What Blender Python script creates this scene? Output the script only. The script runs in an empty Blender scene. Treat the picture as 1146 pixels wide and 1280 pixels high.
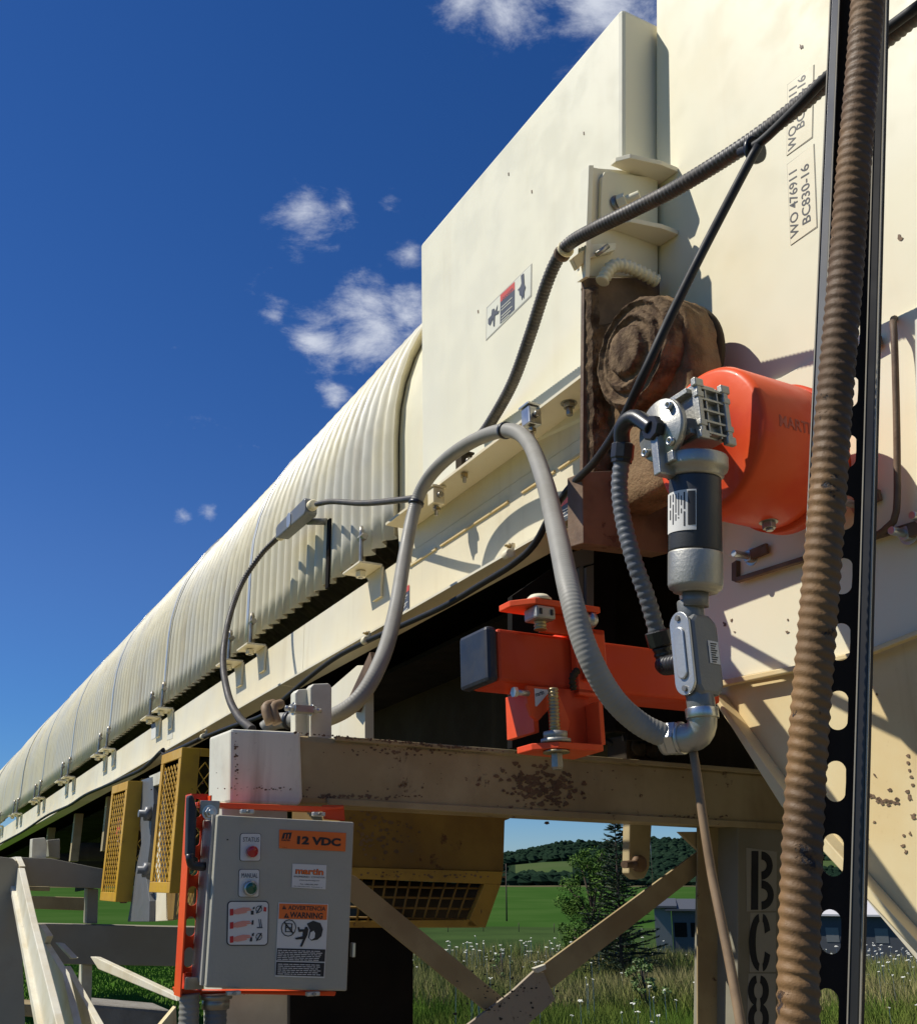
import bpy, math, random
from math import sin, cos, tan, atan, atan2, pi, radians, sqrt
from mathutils import Vector as V, noise
random.seed(7)
C = bpy.context.scene.collection
SC = bpy.context.scene

# ---------------------------------------------------------------- camera
FPX, CX, CY, HOR = 1278.0, 573.0, 640.0, 1095.0
TH = atan((HOR-CY)/FPX)
CAMZ = 2.0
CAM = V((0, 0, CAMZ))
cam = bpy.data.objects.new('camera', bpy.data.cameras.new('camera'))
C.objects.link(cam)
cam.location = CAM
cam.rotation_euler = (pi/2+TH, 0, 0)
cam.data.sensor_fit = 'HORIZONTAL'
cam.data.sensor_width = 36
cam.data.lens = 36*FPX/1146
cam.data.clip_start = 0.05
cam.data.clip_end = 8000
SC.camera = cam

# conveyor frames: u runs down and away along the conveyor, v across it, w up
AZ = radians(-29)
def mkframe(inc):
    u = V((sin(AZ)*cos(inc), cos(AZ)*cos(inc), -sin(inc)))
    v = V((cos(AZ), -sin(AZ), 0))
    return (u, v, v.cross(u))
F = mkframe(radians(2.5))
G = mkframe(0.0)
_a = radians(8.1)      # the head section leans back a little against the conveyor
H = (F[0]*cos(_a)+F[2]*sin(_a), F[1], F[2]*cos(_a)-F[0]*sin(_a))
def ray(px, py):
    x, y = px-CX, CY-py
    return V((x, -y*sin(TH)+FPX*cos(TH), y*cos(TH)+FPX*sin(TH)))/FPX
def W(fr, s, v, w): return CAM + fr[0]*s + fr[1]*v + fr[2]*w
def onv(fr, px, py, v):
    d = ray(px, py); return CAM + d*(v/d.dot(fr[1]))
def ons(fr, px, py, s):
    d = ray(px, py); return CAM + d*(s/d.dot(fr[0]))
def onw(fr, px, py, w):
    d = ray(px, py); return CAM + d*(w/d.dot(fr[2]))
def onr(px, py, r):
    d = ray(px, py); return CAM + d*(r/sqrt(d.x**2+d.y**2))
def loc(fr, p):
    q = p-CAM; return (q.dot(fr[0]), q.dot(fr[1]), q.dot(fr[2]))

# ---------------------------------------------------------------- light
L = (F[0]*-0.5 + F[1]*1.0 + F[2]*-1.42).normalized()     # direction the sunlight travels
TS = -L
sun = bpy.data.objects.new('sun', bpy.data.lights.new('sun', 'SUN'))
C.objects.link(sun)
sun.data.energy = 5.0
sun.data.angle = radians(0.5)
sun.data.color = (1.0, 0.955, 0.86)
sun.rotation_euler = L.to_track_quat('-Z', 'Y').to_euler()
world = bpy.data.worlds.new('World')
SC.world = world
world.use_nodes = True
nt = world.node_tree
nt.nodes.clear()
def wn(t, **k):
    n = nt.nodes.new(t)
    for a, b in k.items(): setattr(n, a, b)
    return n
wl = nt.links.new
def wmath(op, a, b=None, c=None, clamp=False):
    n = wn('ShaderNodeMath', operation=op, use_clamp=clamp)
    for i, x in enumerate((a, b, c)):
        if x is None: continue
        if isinstance(x, (int, float)): n.inputs[i].default_value = x
        else: wl(x, n.inputs[i])
    return n.outputs[0]
out = wn('ShaderNodeOutputWorld'); bg = wn('ShaderNodeBackground')
sky = wn('ShaderNodeTexSky', sky_type='NISHITA', sun_disc=False)
sky.sun_elevation = math.asin(TS.z)
sky.sun_rotation = atan2(TS.x, TS.y)
sky.altitude = 800; sky.air_density = 1.0; sky.dust_density = 0.15; sky.ozone_density = 2.6
tc = wn('ShaderNodeTexCoord')
vec = tc.outputs['Generated']
nz = wn('ShaderNodeTexNoise'); nz.inputs['Scale'].default_value = 10; nz.inputs['Detail'].default_value = 11
nz.inputs['Roughness'].default_value = 0.66; nz.inputs['Distortion'].default_value = 0.25
mp = wn('ShaderNodeMapping'); mp.inputs['Scale'].default_value = (1, 1, 1.9)
wl(vec, mp.inputs['Vector']); wl(mp.outputs[0], nz.inputs['Vector'])
# broad field deciding where fair weather clouds gather, plus the ones in view
big = wn('ShaderNodeTexNoise'); big.inputs['Scale'].default_value = 2.1; big.inputs['Detail'].default_value = 2
wl(vec, big.inputs['Vector'])
field = wmath('MULTIPLY', wmath('SUBTRACT', big.outputs[0], 0.64), 1.3)
field = wmath('MINIMUM', wmath('MAXIMUM', field, 0.0), 0.10)
def blob(px, py, rad, amp):
    global field
    d = ray(px, py).normalized()
    s = wn('ShaderNodeVectorMath', operation='DISTANCE')
    wl(vec, s.inputs[0]); s.inputs[1].default_value = d
    g = wmath('MULTIPLY', wmath('SUBTRACT', 1.0, wmath('DIVIDE', s.outputs['Value'], rad), clamp=True), amp)
    field = wmath('MAXIMUM', field, g)
for b in [(380, 262, .06, .42), (430, 256, .045, .36), (488, 247, .04, .38), (392, 425, .055, .42), (470, 405, .075, .46),
          (505, 395, .06, .44), (418, 500, .035, .32), (512, 318, .036, .38), (580, 8, .07, .44), (650, -5, .10, .54),
          (740, -8, .11, .54), (262, 640, .022, .30), (228, 645, .018, .26), (210, 718, .022, .24),
          (345, 395, .03, .26), (700, 1052, .05, .20), (760, 935, .03, .30)]:
    blob(*b)
cl = wmath('ADD', nz.outputs[0], field)
mr = wn('ShaderNodeMapRange', interpolation_type='SMOOTHSTEP')
wl(cl, mr.inputs[0]); mr.inputs[1].default_value = 0.71; mr.inputs[2].default_value = 1.06
mr.inputs[4].default_value = 0.93
sep = wn('ShaderNodeSeparateXYZ'); wl(vec, sep.inputs[0])
hs = wn('ShaderNodeHueSaturation'); hs.inputs['Saturation'].default_value = 1.27; hs.inputs['Value'].default_value = 1.22
tn = wn('ShaderNodeMix', data_type='RGBA', blend_type='MULTIPLY'); tn.inputs['Factor'].default_value = 1; tn.inputs['B'].default_value = (1.0, .94, 1.12, 1)
wl(sky.outputs[0], tn.inputs['A'])
sepz = wn('ShaderNodeSeparateXYZ'); wl(vec, sepz.inputs[0])
low = wn('ShaderNodeMapRange', interpolation_type='SMOOTHSTEP'); wl(sepz.outputs['Z'], low.inputs[0])
low.inputs[1].default_value = 0.0; low.inputs[2].default_value = 0.30; low.inputs[3].default_value = 1.0; low.inputs[4].default_value = 0.0
th = wn('ShaderNodeMix', data_type='RGBA', blend_type='MULTIPLY'); wl(low.outputs[0], th.inputs['Factor']); th.inputs['B'].default_value = (.62, .84, .98, 1)
wl(tn.outputs['Result'], th.inputs['A']); wl(th.outputs['Result'], hs.inputs['Color'])
mix = wn('ShaderNodeMix', data_type='RGBA'); wl(mr.outputs[0], mix.inputs['Factor'])
wl(hs.outputs[0], mix.inputs['A'])
mix.inputs['B'].default_value = (10.0, 10.6, 12.0, 1)
wl(mix.outputs['Result'], bg.inputs['Color'])
bg.inputs['Strength'].default_value = 0.068
wl(bg.outputs[0], out.inputs[0])
SC.view_settings.view_transform = 'Standard'
SC.view_settings.look = 'None'
SC.view_settings.exposure = 0.0
SC.view_settings.gamma = 1
SC.view_settings.use_curve_mapping = False
SC.render.engine = 'CYCLES'

# ---------------------------------------------------------------- materials
def mat(name, col, rough=.5, metal=0.0, col2=None, nscale=4, streak=0.0, rust=0.0, rustscale=9, rustcol=(.10, .045, .022),
        bump=0.0, bscale=60, grime=0.0, grimecol=(.12, .09, .06), coat=0.0, chips=0.0, emit=None, spec=.5):
    m = bpy.data.materials.new(name); m.use_nodes = True
    n, l = m.node_tree.nodes, m.node_tree.links
    b = n['Principled BSDF']
    b.inputs['Roughness'].default_value = rough; b.inputs['Metallic'].default_value = metal
    b.inputs['Specular IOR Level'].default_value = spec
    b.inputs['Coat Weight'].default_value = coat
    b.inputs['Base Color'].default_value = (*col, 1)
    if emit:
        b.inputs['Emission Color'].default_value = (*emit[:3], 1); b.inputs['Emission Strength'].default_value = emit[3]
    geo = n.new('ShaderNodeNewGeometry')
    def noi(sc, det=5, ro=.55, stretch=None):
        t = n.new('ShaderNodeTexNoise'); t.inputs['Scale'].default_value = sc; t.inputs['Detail'].default_value = det
        t.inputs['Roughness'].default_value = ro
        if stretch:
            mm = n.new('ShaderNodeMapping'); mm.inputs['Scale'].default_value = stretch
            l.new(geo.outputs['Position'], mm.inputs['Vector']); l.new(mm.outputs[0], t.inputs['Vector'])
        else: l.new(geo.outputs['Position'], t.inputs['Vector'])
        return t.outputs[0]
    def rng(x, a, bb, c=0., d=1.):
        r = n.new('ShaderNodeMapRange'); r.interpolation_type = 'SMOOTHSTEP'
        l.new(x, r.inputs[0])
        for i, q in enumerate((a, bb, c, d)): r.inputs[i+1].default_value = q
        return r.outputs[0]
    cur = None
    def mixc(fac, c):
        nonlocal cur
        x = n.new('ShaderNodeMix'); x.data_type = 'RGBA'
        l.new(fac, x.inputs['Factor'])
        if cur is None: x.inputs['A'].default_value = (*col, 1)
        else: l.new(cur, x.inputs['A'])
        x.inputs['B'].default_value = (*c, 1)
        cur = x.outputs['Result']
    if col2: mixc(rng(noi(nscale), .38, .66), col2)
    if streak:
        mixc(rng(noi(13, 4, .6, (1, 1, .09)), .52, .80, 0, streak), grimecol)
    if grime:
        mixc(rng(noi(6.5, 8, .68), .52, .82, 0, grime), grimecol)
        mixc(rng(noi(120, 3, .6), .60, .8, 0, grime*.6), grimecol)
    hts = []
    if rust:
        f = rng(noi(rustscale, 8, .72), .68-rust*.2, .74-rust*.2)
        mixc(f, rustcol)
        f2 = rng(noi(rustscale*.4, 5, .7, (1, 1, .35)), .55, .85, 0, .55*min(1, rust*2))
        mixc(f2, (.30, .16, .06))
        hts.append((f, -.0008))
    if chips:
        vo = n.new('ShaderNodeTexVoronoi'); vo.inputs['Scale'].default_value = 26
        l.new(geo.outputs['Position'], vo.inputs['Vector'])
        a = rng(vo.outputs['Distance'], .16, .24, 1, 0)
        bb = rng(noi(5, 2), .60-chips*.12, .66-chips*.12)
        mu = n.new('ShaderNodeMath'); mu.operation = 'MULTIPLY'; l.new(a, mu.inputs[0]); l.new(bb, mu.inputs[1])
        mixc(mu.outputs[0], (.13, .07, .03)); hts.append((mu.outputs[0], -.0012))
    if cur: l.new(cur, b.inputs['Base Color'])
    if rough > .2:
        l.new(rng(noi(9, 4), .3, .7, max(.05, rough-.1), min(1, rough+.12)), b.inputs['Roughness'])
    prev = None
    if bump:
        bp = n.new('ShaderNodeBump'); bp.inputs['Distance'].default_value = bump; bp.inputs['Strength'].default_value = .8
        l.new(noi(bscale, 5, .6), bp.inputs['Height']); prev = bp.outputs[0]
    for h, dd in hts:
        bp = n.new('ShaderNodeBump'); bp.inputs['Distance'].default_value = abs(dd); bp.invert = dd < 0
        l.new(h, bp.inputs['Height'])
        if prev: l.new(prev, bp.inputs['Normal'])
        prev = bp.outputs[0]
    if prev: l.new(prev, b.inputs['Normal'])
    return m
cream = mat('cream_paint', (.84, .795, .62), .42, col2=(.83, .78, .585), nscale=1.2, streak=.13, grime=.05, grimecol=(.58, .47, .28), bump=.0004, bscale=9, spec=.3)
creamy = mat('chute_paint', (.80, .745, .545), .45, col2=(.82, .72, .49), nscale=1.6, streak=.10, grime=.06, grimecol=(.55, .38, .18), bump=.0004, bscale=9, spec=.3)
creamr = mat('worn_chute_paint', (.75, .635, .375), .48, col2=(.70, .53, .26), nscale=2.4, streak=.45, grime=.3, grimecol=(.42, .26, .10), chips=0, bump=.0006, bscale=12, spec=.3)
truss = mat('truss_paint', (.80, .74, .56), .45, col2=(.76, .67, .46), nscale=1.5, streak=.22, grime=.12, grimecol=(.40, .29, .15), bump=.0003, bscale=10, spec=.3)
frame_m = mat('frame_paint_shaded', (.48, .39, .22), .55, col2=(.36, .275, .14), nscale=4, streak=.4, grime=.35, rust=.22, rustscale=10, spec=.25)  # base darkened for beam faces in shade; streaks and rust are wear
frame_l = mat('frame_paint_light', (.72, .69, .56), .5, col2=(.55, .50, .38), nscale=6, streak=.15, grime=.2, rust=.05)
frame_r = mat('rusty_plate', (.34, .26, .17), .7, col2=(.22, .12, .06), nscale=9, rust=.6, rustscale=22, grime=.4, bump=.002)
brace_m = mat('brace_paint', (.40, .315, .17), .6, spec=.25, col2=(.31, .23, .12), nscale=7, rust=.22, rustscale=30, grime=.2)  # shade on the braces is put into this darker base
corr = mat('corrugated_sheet', (.70, .635, .44), .42, metal=.0, col2=(.62, .59, .48), nscale=2.5, streak=.7, grime=.28, grimecol=(.40, .32, .19))
galv = mat('galvanised_strip', (.62, .62, .58), .35, metal=.5)
mud = mat('caked_grease_mud', (.19, .128, .074), .9, spec=.1, col2=(.070, .044, .028), nscale=30, grime=.4, grimecol=(.20, .12, .06), bump=.006, bscale=90)
mudo = mat('brown_caked_dust', (.26, .170, .09), .9, spec=.1, col2=(.11, .068, .036), nscale=12, grime=.5, grimecol=(.24, .16, .09), bump=.005, bscale=120)
rustp = mat('brown_stained_plate', (.20, .125, .07), .7, col2=(.10, .06, .035), nscale=8, rust=.4, grime=.3, bump=.002)
orange = mat('orange_paint', (.83, .105, .026), .42, spec=.18, col2=(.78, .075, .024), nscale=10, grime=.06, grimecol=(.25, .06, .03), coat=.08, bump=.0006, bscale=35)
orange_d = mat('orange_paint_shaded_dusty', (.66, .072, .018), .5, spec=.15, col2=(.66, .075, .03), nscale=14, grime=.12, grimecol=(.38, .16, .09), coat=.05)  # darker copy of the orange, shade put into the base; flecks are dust
blackp = mat('black_plastic', (.018, .018, .02), .4, bump=.0006, bscale=80)
blackr = mat('black_rubber', (.010, .009, .008), .9, spec=.1, col2=(.016, .013, .010), nscale=6)
pan = mat('dark_steel_pan', (.040, .030, .019), .8, spec=.15, col2=(.050, .038, .022), nscale=3, streak=.3, grime=.2)  # dark base also carries the shade under the truss
blue_b = mat('bluish_black_cap', (.014, .018, .028), .5, col2=(.025, .029, .038), nscale=20, grime=.3, grimecol=(.12, .11, .1))
motorb = mat('motor_black_coating', (.035, .036, .037), .45, grime=.1, bump=.0003, bscale=300)
alu = mat('cast_aluminium', (.42, .41, .36), .46, metal=.75, col2=(.42, .41, .37), nscale=20, grime=.2, bump=.0008, bscale=200)
steel = mat('bright_steel', (.55, .55, .52), .38, metal=.95, grime=.1)
steeld = mat('dull_steel', (.40, .38, .34), .4, metal=.8, col2=(.30, .27, .22), nscale=25)
brass = mat('yellow_zinc', (.50, .38, .18), .35, metal=.85, col2=(.35, .30, .2), nscale=40)
cgrey = mat('grey_conduit_jacket', (.30, .285, .245), .5, spec=.3, col2=(.26, .245, .205), nscale=12, grime=.18, grimecol=(.2, .17, .12))
cgrey2 = mat('dark_grey_conduit_jacket', (.13, .135, .14), .45, grime=.2, grimecol=(.2, .17, .12))
cblk = mat('dusty_black_conduit', (.045, .040, .036), .55, col2=(.075, .062, .048), nscale=25, grime=.4, grimecol=(.16, .13, .10))
cdust = mat('brown_dusty_conduit', (.29, .160, .058), .6, spec=.3, col2=(.115, .068, .034), nscale=5, grime=.5, grimecol=(.27, .165, .08), rust=.34, rustscale=34, rustcol=(.018, .022, .032), bump=.0008, bscale=220)
blackc = mat('black_cable', (.014, .014, .015), .6, spec=.3, grime=.25, grimecol=(.10, .09, .08))
boxg = mat('grey_enclosure_paint', (.43, .41, .335), .5, spec=.25, col2=(.41, .39, .31), nscale=8, grime=.08, grimecol=(.16, .14, .12), bump=.0007, bscale=160)
boxl = mat('pale_grey_enclosure_side', (.36, .35, .31), .45, grime=.12)
castg = mat('grey_cast_fitting', (.19, .195, .19), .38, metal=.2, grime=.15, bump=.0006, bscale=200)
casts = mat('silver_cast_cover', (.52, .53, .52), .3, metal=.6, grime=.1, bump=.0006, bscale=220)
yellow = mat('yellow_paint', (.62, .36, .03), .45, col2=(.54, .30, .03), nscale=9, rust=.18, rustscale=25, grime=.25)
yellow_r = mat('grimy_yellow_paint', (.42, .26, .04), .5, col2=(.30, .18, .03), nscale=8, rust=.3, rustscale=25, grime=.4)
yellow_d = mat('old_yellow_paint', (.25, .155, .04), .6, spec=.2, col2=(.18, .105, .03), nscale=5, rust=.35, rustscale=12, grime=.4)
tanc = mat('tan_cord', (.26, .17, .09), .7, col2=(.20, .13, .07), nscale=30)
white = mat('white_print', (.72, .70, .64), .5)
offw = mat('offwhite_sticker', (.74, .72, .58), .5)
redp = mat('red_print', (.58, .03, .025), .5)
redf = mat('faded_red_print', (.62, .10, .07), .5)
orp = mat('orange_print', (.84, .17, .02), .5)
blk = mat('black_print', (.02, .02, .022), .5)
navy = mat('faded_black_print', (.07, .08, .10), .55)
skin = mat('hand_print', (.75, .30, .22), .5)
redb = mat('red_button', (.45, .01, .015), .2, coat=.6)
grnb = mat('green_button', (.01, .10, .06), .25, coat=.6)
stencil = mat('stencil_black_paint', (.016, .016, .016), .75, grime=.15, grimecol=(.10, .09, .08))
ghost = mat('stencil_background', (.36, .34, .28), .6, grime=.2)
roofw = mat('barn_roof', (.62, .60, .58), .5)
barnw = mat('barn_wall', (.07, .075, .085), .7)
barnm = mat('shed_ribbed_wall', (.19, .195, .19), .5, metal=.2)
bark = mat('bark', (.07, .05, .035), .9)
leaf1 = mat('leaf_green', (.10, .18, .030), .7, spec=.1, col2=(.04, .09, .018), nscale=6)
leaf2 = mat('conifer_green', (.030, .058, .022), .65, col2=(.018, .038, .014), nscale=6)
leaf3 = mat('young_leaf_green', (.11, .18, .04), .55)
forestm = mat('forest_canopy', (.018, .035, .020), .95, spec=.0, col2=(.010, .022, .014), nscale=.02)
grassn = mat('green_meadow_blades', (.12, .20, .030), .9, spec=.0, col2=(.20, .23, .05), nscale=.5)
grassm = mat('straw_meadow_blades', (.36, .31, .13), .9, spec=.0, col2=(.18, .23, .05), nscale=.5)
grassg = mat('mown_grass_blades', (.070, .16, .018), .8, spec=.1, col2=(.11, .19, .03), nscale=.5)
flowm = mat('flower_white', (.75, .75, .66), .8)

# ---------------------------------------------------------------- mesh helpers
class MB:
    def __init__(self): self.v = []; self.f = []; self.s = []
    def add(self, vs, fs, smooth=False):
        o = len(self.v); self.v += [V(p) for p in vs]
        self.f += [tuple(i+o for i in f) for f in fs]; self.s += [smooth]*len(fs)
        return self
    def prism(self, pts, off):
        n = len(pts); a = [V(p) for p in pts]; b = [p+off for p in a]
        nn = V((0, 0, 0))
        for i in range(n): nn += a[i].cross(a[(i+1) % n])
        if nn.dot(off) > 0: a.reverse(); b.reverse()
        return self.add(a+b, [tuple(range(n)), tuple(range(2*n-1, n-1, -1))]+[(i, i+n, (i+1) % n+n, (i+1) % n) for i in range(n)][::1])
    def box(self, fr, s0, s1, v0, v1, w0, w1):
        p = [W(fr, s0, v0, w0), W(fr, s0, v1, w0), W(fr, s0, v1, w1), W(fr, s0, v0, w1)]
        return self.prism(p, fr[0]*(s1-s0))
    def pv(self, fr, px, v0, v1):       # outline on the side plane v0, extruded to v1
        return self.prism([onv(fr, x, y, v0) for x, y in px], fr[1]*(v1-v0))
    def ps(self, fr, px, s0, s1):
        return self.prism([ons(fr, x, y, s0) for x, y in px], fr[0]*(s1-s0))
    def obox(self, c, x, y, z):         # centre and three half-axis vectors
        p = [c-x-y-z, c+x-y-z, c+x+y-z, c-x+y-z]
        return self.prism(p, z*2)
    def bar(self, a, b, up, w, h):
        d = b-a; x = d.cross(up).normalized(); y = x.cross(d).normalized()
        return self.obox((a+b)/2, d/2, x*(w/2), y*(h/2))
    def lathe(self, o, ax, prof, n=32, smooth=True, ref=None):
        ax = ax.normalized(); r = ref or (V((0, 0, 1)) if abs(ax.z) < .9 else V((1, 0, 0)))
        x = ax.cross(r).normalized(); y = ax.cross(x)
        vs = []; fs = []
        for (rr, h) in prof:
            for i in range(n):
                a = 2*pi*i/n; vs.append(o+ax*h+(x*cos(a)+y*sin(a))*rr)
        for k in range(len(prof)-1):
            for i in range(n):
                j = (i+1) % n; fs.append((k*n+i, (k+1)*n+i, (k+1)*n+j, k*n+j))
        e = (len(prof)-1)*n
        fs.append(tuple(range(n))); fs.append(tuple(e+n-1-i for i in range(n)))
        self.add(vs, fs[:-2], smooth); 
        oo = len(self.v)-len(vs)
        self.f += [tuple(i+oo for i in f) for f in fs[-2:]]; self.s += [False, False]
        return self
    def cyl(self, a, b, r, n=16, r2=None):
        return self.lathe(a, b-a, [(r, 0), (r if r2 is None else r2, (b-a).length)], n)
    def hexn(self, a, b, r): return self.lathe(a, b-a, [(r, 0), (r, (b-a).length)], 6, False)
    def tube(self, pts, r, n=14, step=None, ring=None, amp=0., helix=False, caps=True, sharp=1.0):
        P = spline(pts, step or .02)
        if ring: P = resample(P, ring/ (6 if helix else 4))
        vs = []; fs = []; N = len(P)
        t = (P[1]-P[0]).normalized(); x = t.cross(V((.3, .2, 1))).normalized(); d = 0
        for k, p in enumerate(P):
            t2 = (P[min(k+1, N-1)]-P[max(k-1, 0)]).normalized()
            x = (x-t2*x.dot(t2)).normalized(); y = t2.cross(x)
            if k: d += (p-P[k-1]).length
            for i in range(n):
                a = 2*pi*i/n; rr = r
                if ring:
                    ph = 2*pi*d/ring+(a if helix else 0)
                    q = .5+.5*sin(ph)
                    rr = r-amp+amp*2*(q**sharp)
                vs.append(p+(x*cos(a)+y*sin(a))*rr)
        for k in range(N-1):
            for i in range(n):
                j = (i+1) % n; fs.append((k*n+i, k*n+j, (k+1)*n+j, (k+1)*n+i))
        e = (N-1)*n
        self.add(vs, fs, True)
        if caps:
            oo = len(self.v)-len(vs)
            self.f += [tuple(oo+n-1-i for i in range(n)), tuple(oo+e+i for i in range(n))]; self.s += [False, False]
        return self
    def build(self, name, m, parent=None, bevel=0, label=None, kind=None):
        me = bpy.data.meshes.new(name)
        lo = V((min(p.x for p in self.v), min(p.y for p in self.v), min(p.z for p in self.v)))
        hi = V((max(p.x for p in self.v), max(p.y for p in self.v), max(p.z for p in self.v)))
        c = V(((lo.x+hi.x)/2, (lo.y+hi.y)/2, lo.z if parent is None else (lo.z+hi.z)/2))
        me.from_pydata([p-c for p in self.v], [], self.f)
        me.polygons.foreach_set('use_smooth', self.s)
        me.materials.append(m); me.update()
        o = bpy.data.objects.new(name, me); C.objects.link(o)
        if parent:
            o.parent = parent; o.location = c-wloc(parent)
        else: o.location = c
        if bevel:
            b = o.modifiers.new('bevel', 'BEVEL'); b.width = bevel; b.segments = 2; b.limit_method = 'ANGLE'; b.angle_limit = radians(40)
        if label: o['label'] = label
        if kind: o['kind'] = kind
        return o
def wloc(o):
    p = o.location.copy()
    while o.parent: o = o.parent; p = p+o.location
    return p
def spline(pts, step):
    P = [V(p) for p in pts]
    if len(P) == 2:
        n = max(2, int((P[1]-P[0]).length/step)); return [P[0].lerp(P[1], i/n) for i in range(n+1)]
    out = []; Q = [P[0]*2-P[1]]+P+[P[-1]*2-P[-2]]
    for i in range(1, len(Q)-2):
        a, b, c, d = Q[i-1:i+3]; n = max(2, int((c-b).length/step))
        for k in range(n):
            t = k/n
            out.append(.5*((2*b)+(c-a)*t+(2*a-5*b+4*c-d)*t*t+(3*b-a-3*c+d)*t**3))
    out.append(P[-1]); return out
def resample(P, st):
    out = [P[0]]; acc = 0; i = 0; cur = P[0]
    tgt = st
    for k in range(1, len(P)):
        a, b = P[k-1], P[k]; l = (b-a).length
        while acc+l >= tgt and l > 0:
            out.append(a.lerp(b, (tgt-acc)/l)); tgt += st
        acc += l
    return out
def thing(name, label, cat, p, group=None, rz=0):
    o = bpy.data.objects.new(name, None); C.objects.link(o); o.location = p; o.rotation_euler = (0, 0, rz)
    o.empty_display_size = .05; o['label'] = label; o['category'] = cat
    if group: o['group'] = group
    return o
def tag(o, label, cat, group=None):
    o['label'] = label; o['category'] = cat
    if group: o['group'] = group
    return o
def copy_thing(t, delta, label):
    r = t.copy(); C.objects.link(r); r.location = t.location+delta; r['label'] = label
    for ch in list(t.children):
        c = ch.copy(); C.objects.link(c); c.parent = r
        for g in list(ch.children):
            d = g.copy(); C.objects.link(d); d.parent = c
    return r
def text(s, A, B, h, nrm, m, parent, name='lettering', off=0.0, depth=.0003, warp=None):
    """text between points A and B (baseline), cap height h, facing nrm"""
    cu = bpy.data.curves.new('t', 'FONT'); cu.body = s; cu.size = 1; cu.offset = off; cu.resolution_u = 3
    to = bpy.data.objects.new('t', cu); C.objects.link(to)
    bpy.context.view_layer.update()
    me = bpy.data.meshes.new_from_object(to)
    bpy.data.objects.remove(to); bpy.data.curves.remove(cu)
    xs = [v.co.x for v in me.vertices]; ys = [v.co.y for v in me.vertices]
    x0, x1, y0, y1 = min(xs), max(xs), min(ys), max(ys)
    X = (B-A); Y = nrm.cross(X).normalized()
    mb = MB()
    vs = []
    for v in me.vertices:
        fx = (v.co.x-x0)/(x1-x0); fy = (v.co.y-y0)/(y1-y0)
        vs.append(warp(fx, fy) if warp else A+X*fx+Y*(h*fy)+nrm*depth)
    mb.add(vs, [tuple(p.vertices) for p in me.polygons])
    bpy.data.meshes.remove(me)
    return mb.build(name, m, parent)
def sheet(name, pts, m, parent, nrm, lift=.0, th=.0004):
    return MB().prism([p+nrm*lift for p in pts], nrm*th).build(name, m, parent)
def nut(parent, p, ax, r=.014, h=.011, shaft=.03, m=None, name='nut'):
    m = m or steeld
    MB().hexn(p, p+ax*h, r).build(name, m, parent, bevel=.001)
    MB().cyl(p+ax*h, p+ax*(h+shaft), r*.55, 12).build('bolt', m, parent, bevel=.001)
    MB().lathe(p-ax*.003, ax, [(r*1.35, 0), (r*1.35, .0035)], 20).build('washer', m, parent)
def struct(o): o['kind'] = 'structure'; return o

def flakes(parent, fn, cx, cy, sx, sy, n, m, r0=1.0, r1=3.2, nrm=None, name='rust_flake', kindn=300):
    mb = MB()
    for i in range(n):
        x = random.gauss(cx, sx); y = random.gauss(cy, sy); r = random.uniform(r0, r1)*random.uniform(.5, 1.1); k = random.randint(6, 9); ro = random.random()*3
        q = [fn(x+r*cos(2*pi*j/k+ro)*random.uniform(.6, 1.5), y+r*sin(2*pi*j/k+ro)*random.uniform(.5, 1.1)) for j in range(k)]
        mb.prism([p+nrm*(.0004+.00001*i) for p in q], nrm*.0003)
    o = mb.build(name, m, parent); o['kind'] = 'stuff'; return o

# ================================================================ TERRAIN
def gz(x, y):
    r = sqrt(x*x+y*y)
    if r < 20: z = -2.0-.015*r
    elif r < 125:
        t = (r-20)/105; t = t*t*(3-2*t)*1.0; z = -2.3-5.9*t
    else: z = -8.2
    if r > 950:
        a = atan2(x, y)
        t = min(1, (r-950)/900); t = t*t*(3-2*t)
        h = 50+22*noise.noise(V((a*5+1.3, .5, 0)))+12*noise.noise(V((a*17, 2, 0)))
        if r > 1850: h *= 1+.15*sin(r/300)
        z += h*t
        z += 7*noise.noise(V((x/130, y/130, 3)))*t
    if 20 < r < 900: z += .25*noise.noise(V((x/14, y/14, 0)))*min(1, (r-20)/40)
    return z+CAMZ
gmat = {}
gmat['gravel'] = mat('gravel_yard', (.14, .115, .08), .95, col2=(.20, .165, .12), nscale=25, grime=.3, bump=.02, bscale=30)
gmat['meadow'] = mat('meadow_soil', (.085, .10, .035), .95, col2=(.14, .115, .06), nscale=.5, bump=.05, bscale=6)
gmat['soil'] = mat('bare_soil', (.075, .052, .034), .95, col2=(.11, .075, .05), nscale=.4, bump=.05, bscale=4)
gmat['pasture'] = mat('pasture', (.035, .060, .020), .95, col2=(.05, .085, .026), nscale=.06)
gmat['lawn'] = mat('lawn', (.055, .125, .016), .95, col2=(.085, .15, .028), nscale=.7, bump=.03, bscale=9)
gmat['crop'] = mat('crop_field', (.035, .085, .016), .95, col2=(.048, .10, .022), nscale=.03)
gmat['tan'] = mat('stubble_field', (.12, .10, .055), .95, col2=(.05, .07, .03), nscale=.02)
gmat['forest'] = mat('hill_forest_floor', (.016, .030, .018), .95, col2=(.022, .04, .02), nscale=.01)
gmat['hillfield'] = mat('hill_field', (.060, .095, .032), .95, col2=(.075, .10, .04), nscale=.01)
for m_ in gmat.values(): m_.node_tree.nodes['Principled BSDF'].inputs['Specular IOR Level'].default_value = 0
radii = [0, 2, 4, 6, 8, 10, 12, 14, 16, 18, 20, 22, 25, 28, 31, 34, 37, 41, 46, 52, 60, 70, 82, 96, 110, 125, 145, 160, 175, 186, 210, 250, 300,
         370, 450, 550, 680, 800, 850, 950, 1000, 1060, 1120, 1180, 1250, 1320, 1400, 1480, 1560, 1640, 1740, 1850, 2000, 2300, 2800, 4000, 6000]
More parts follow.
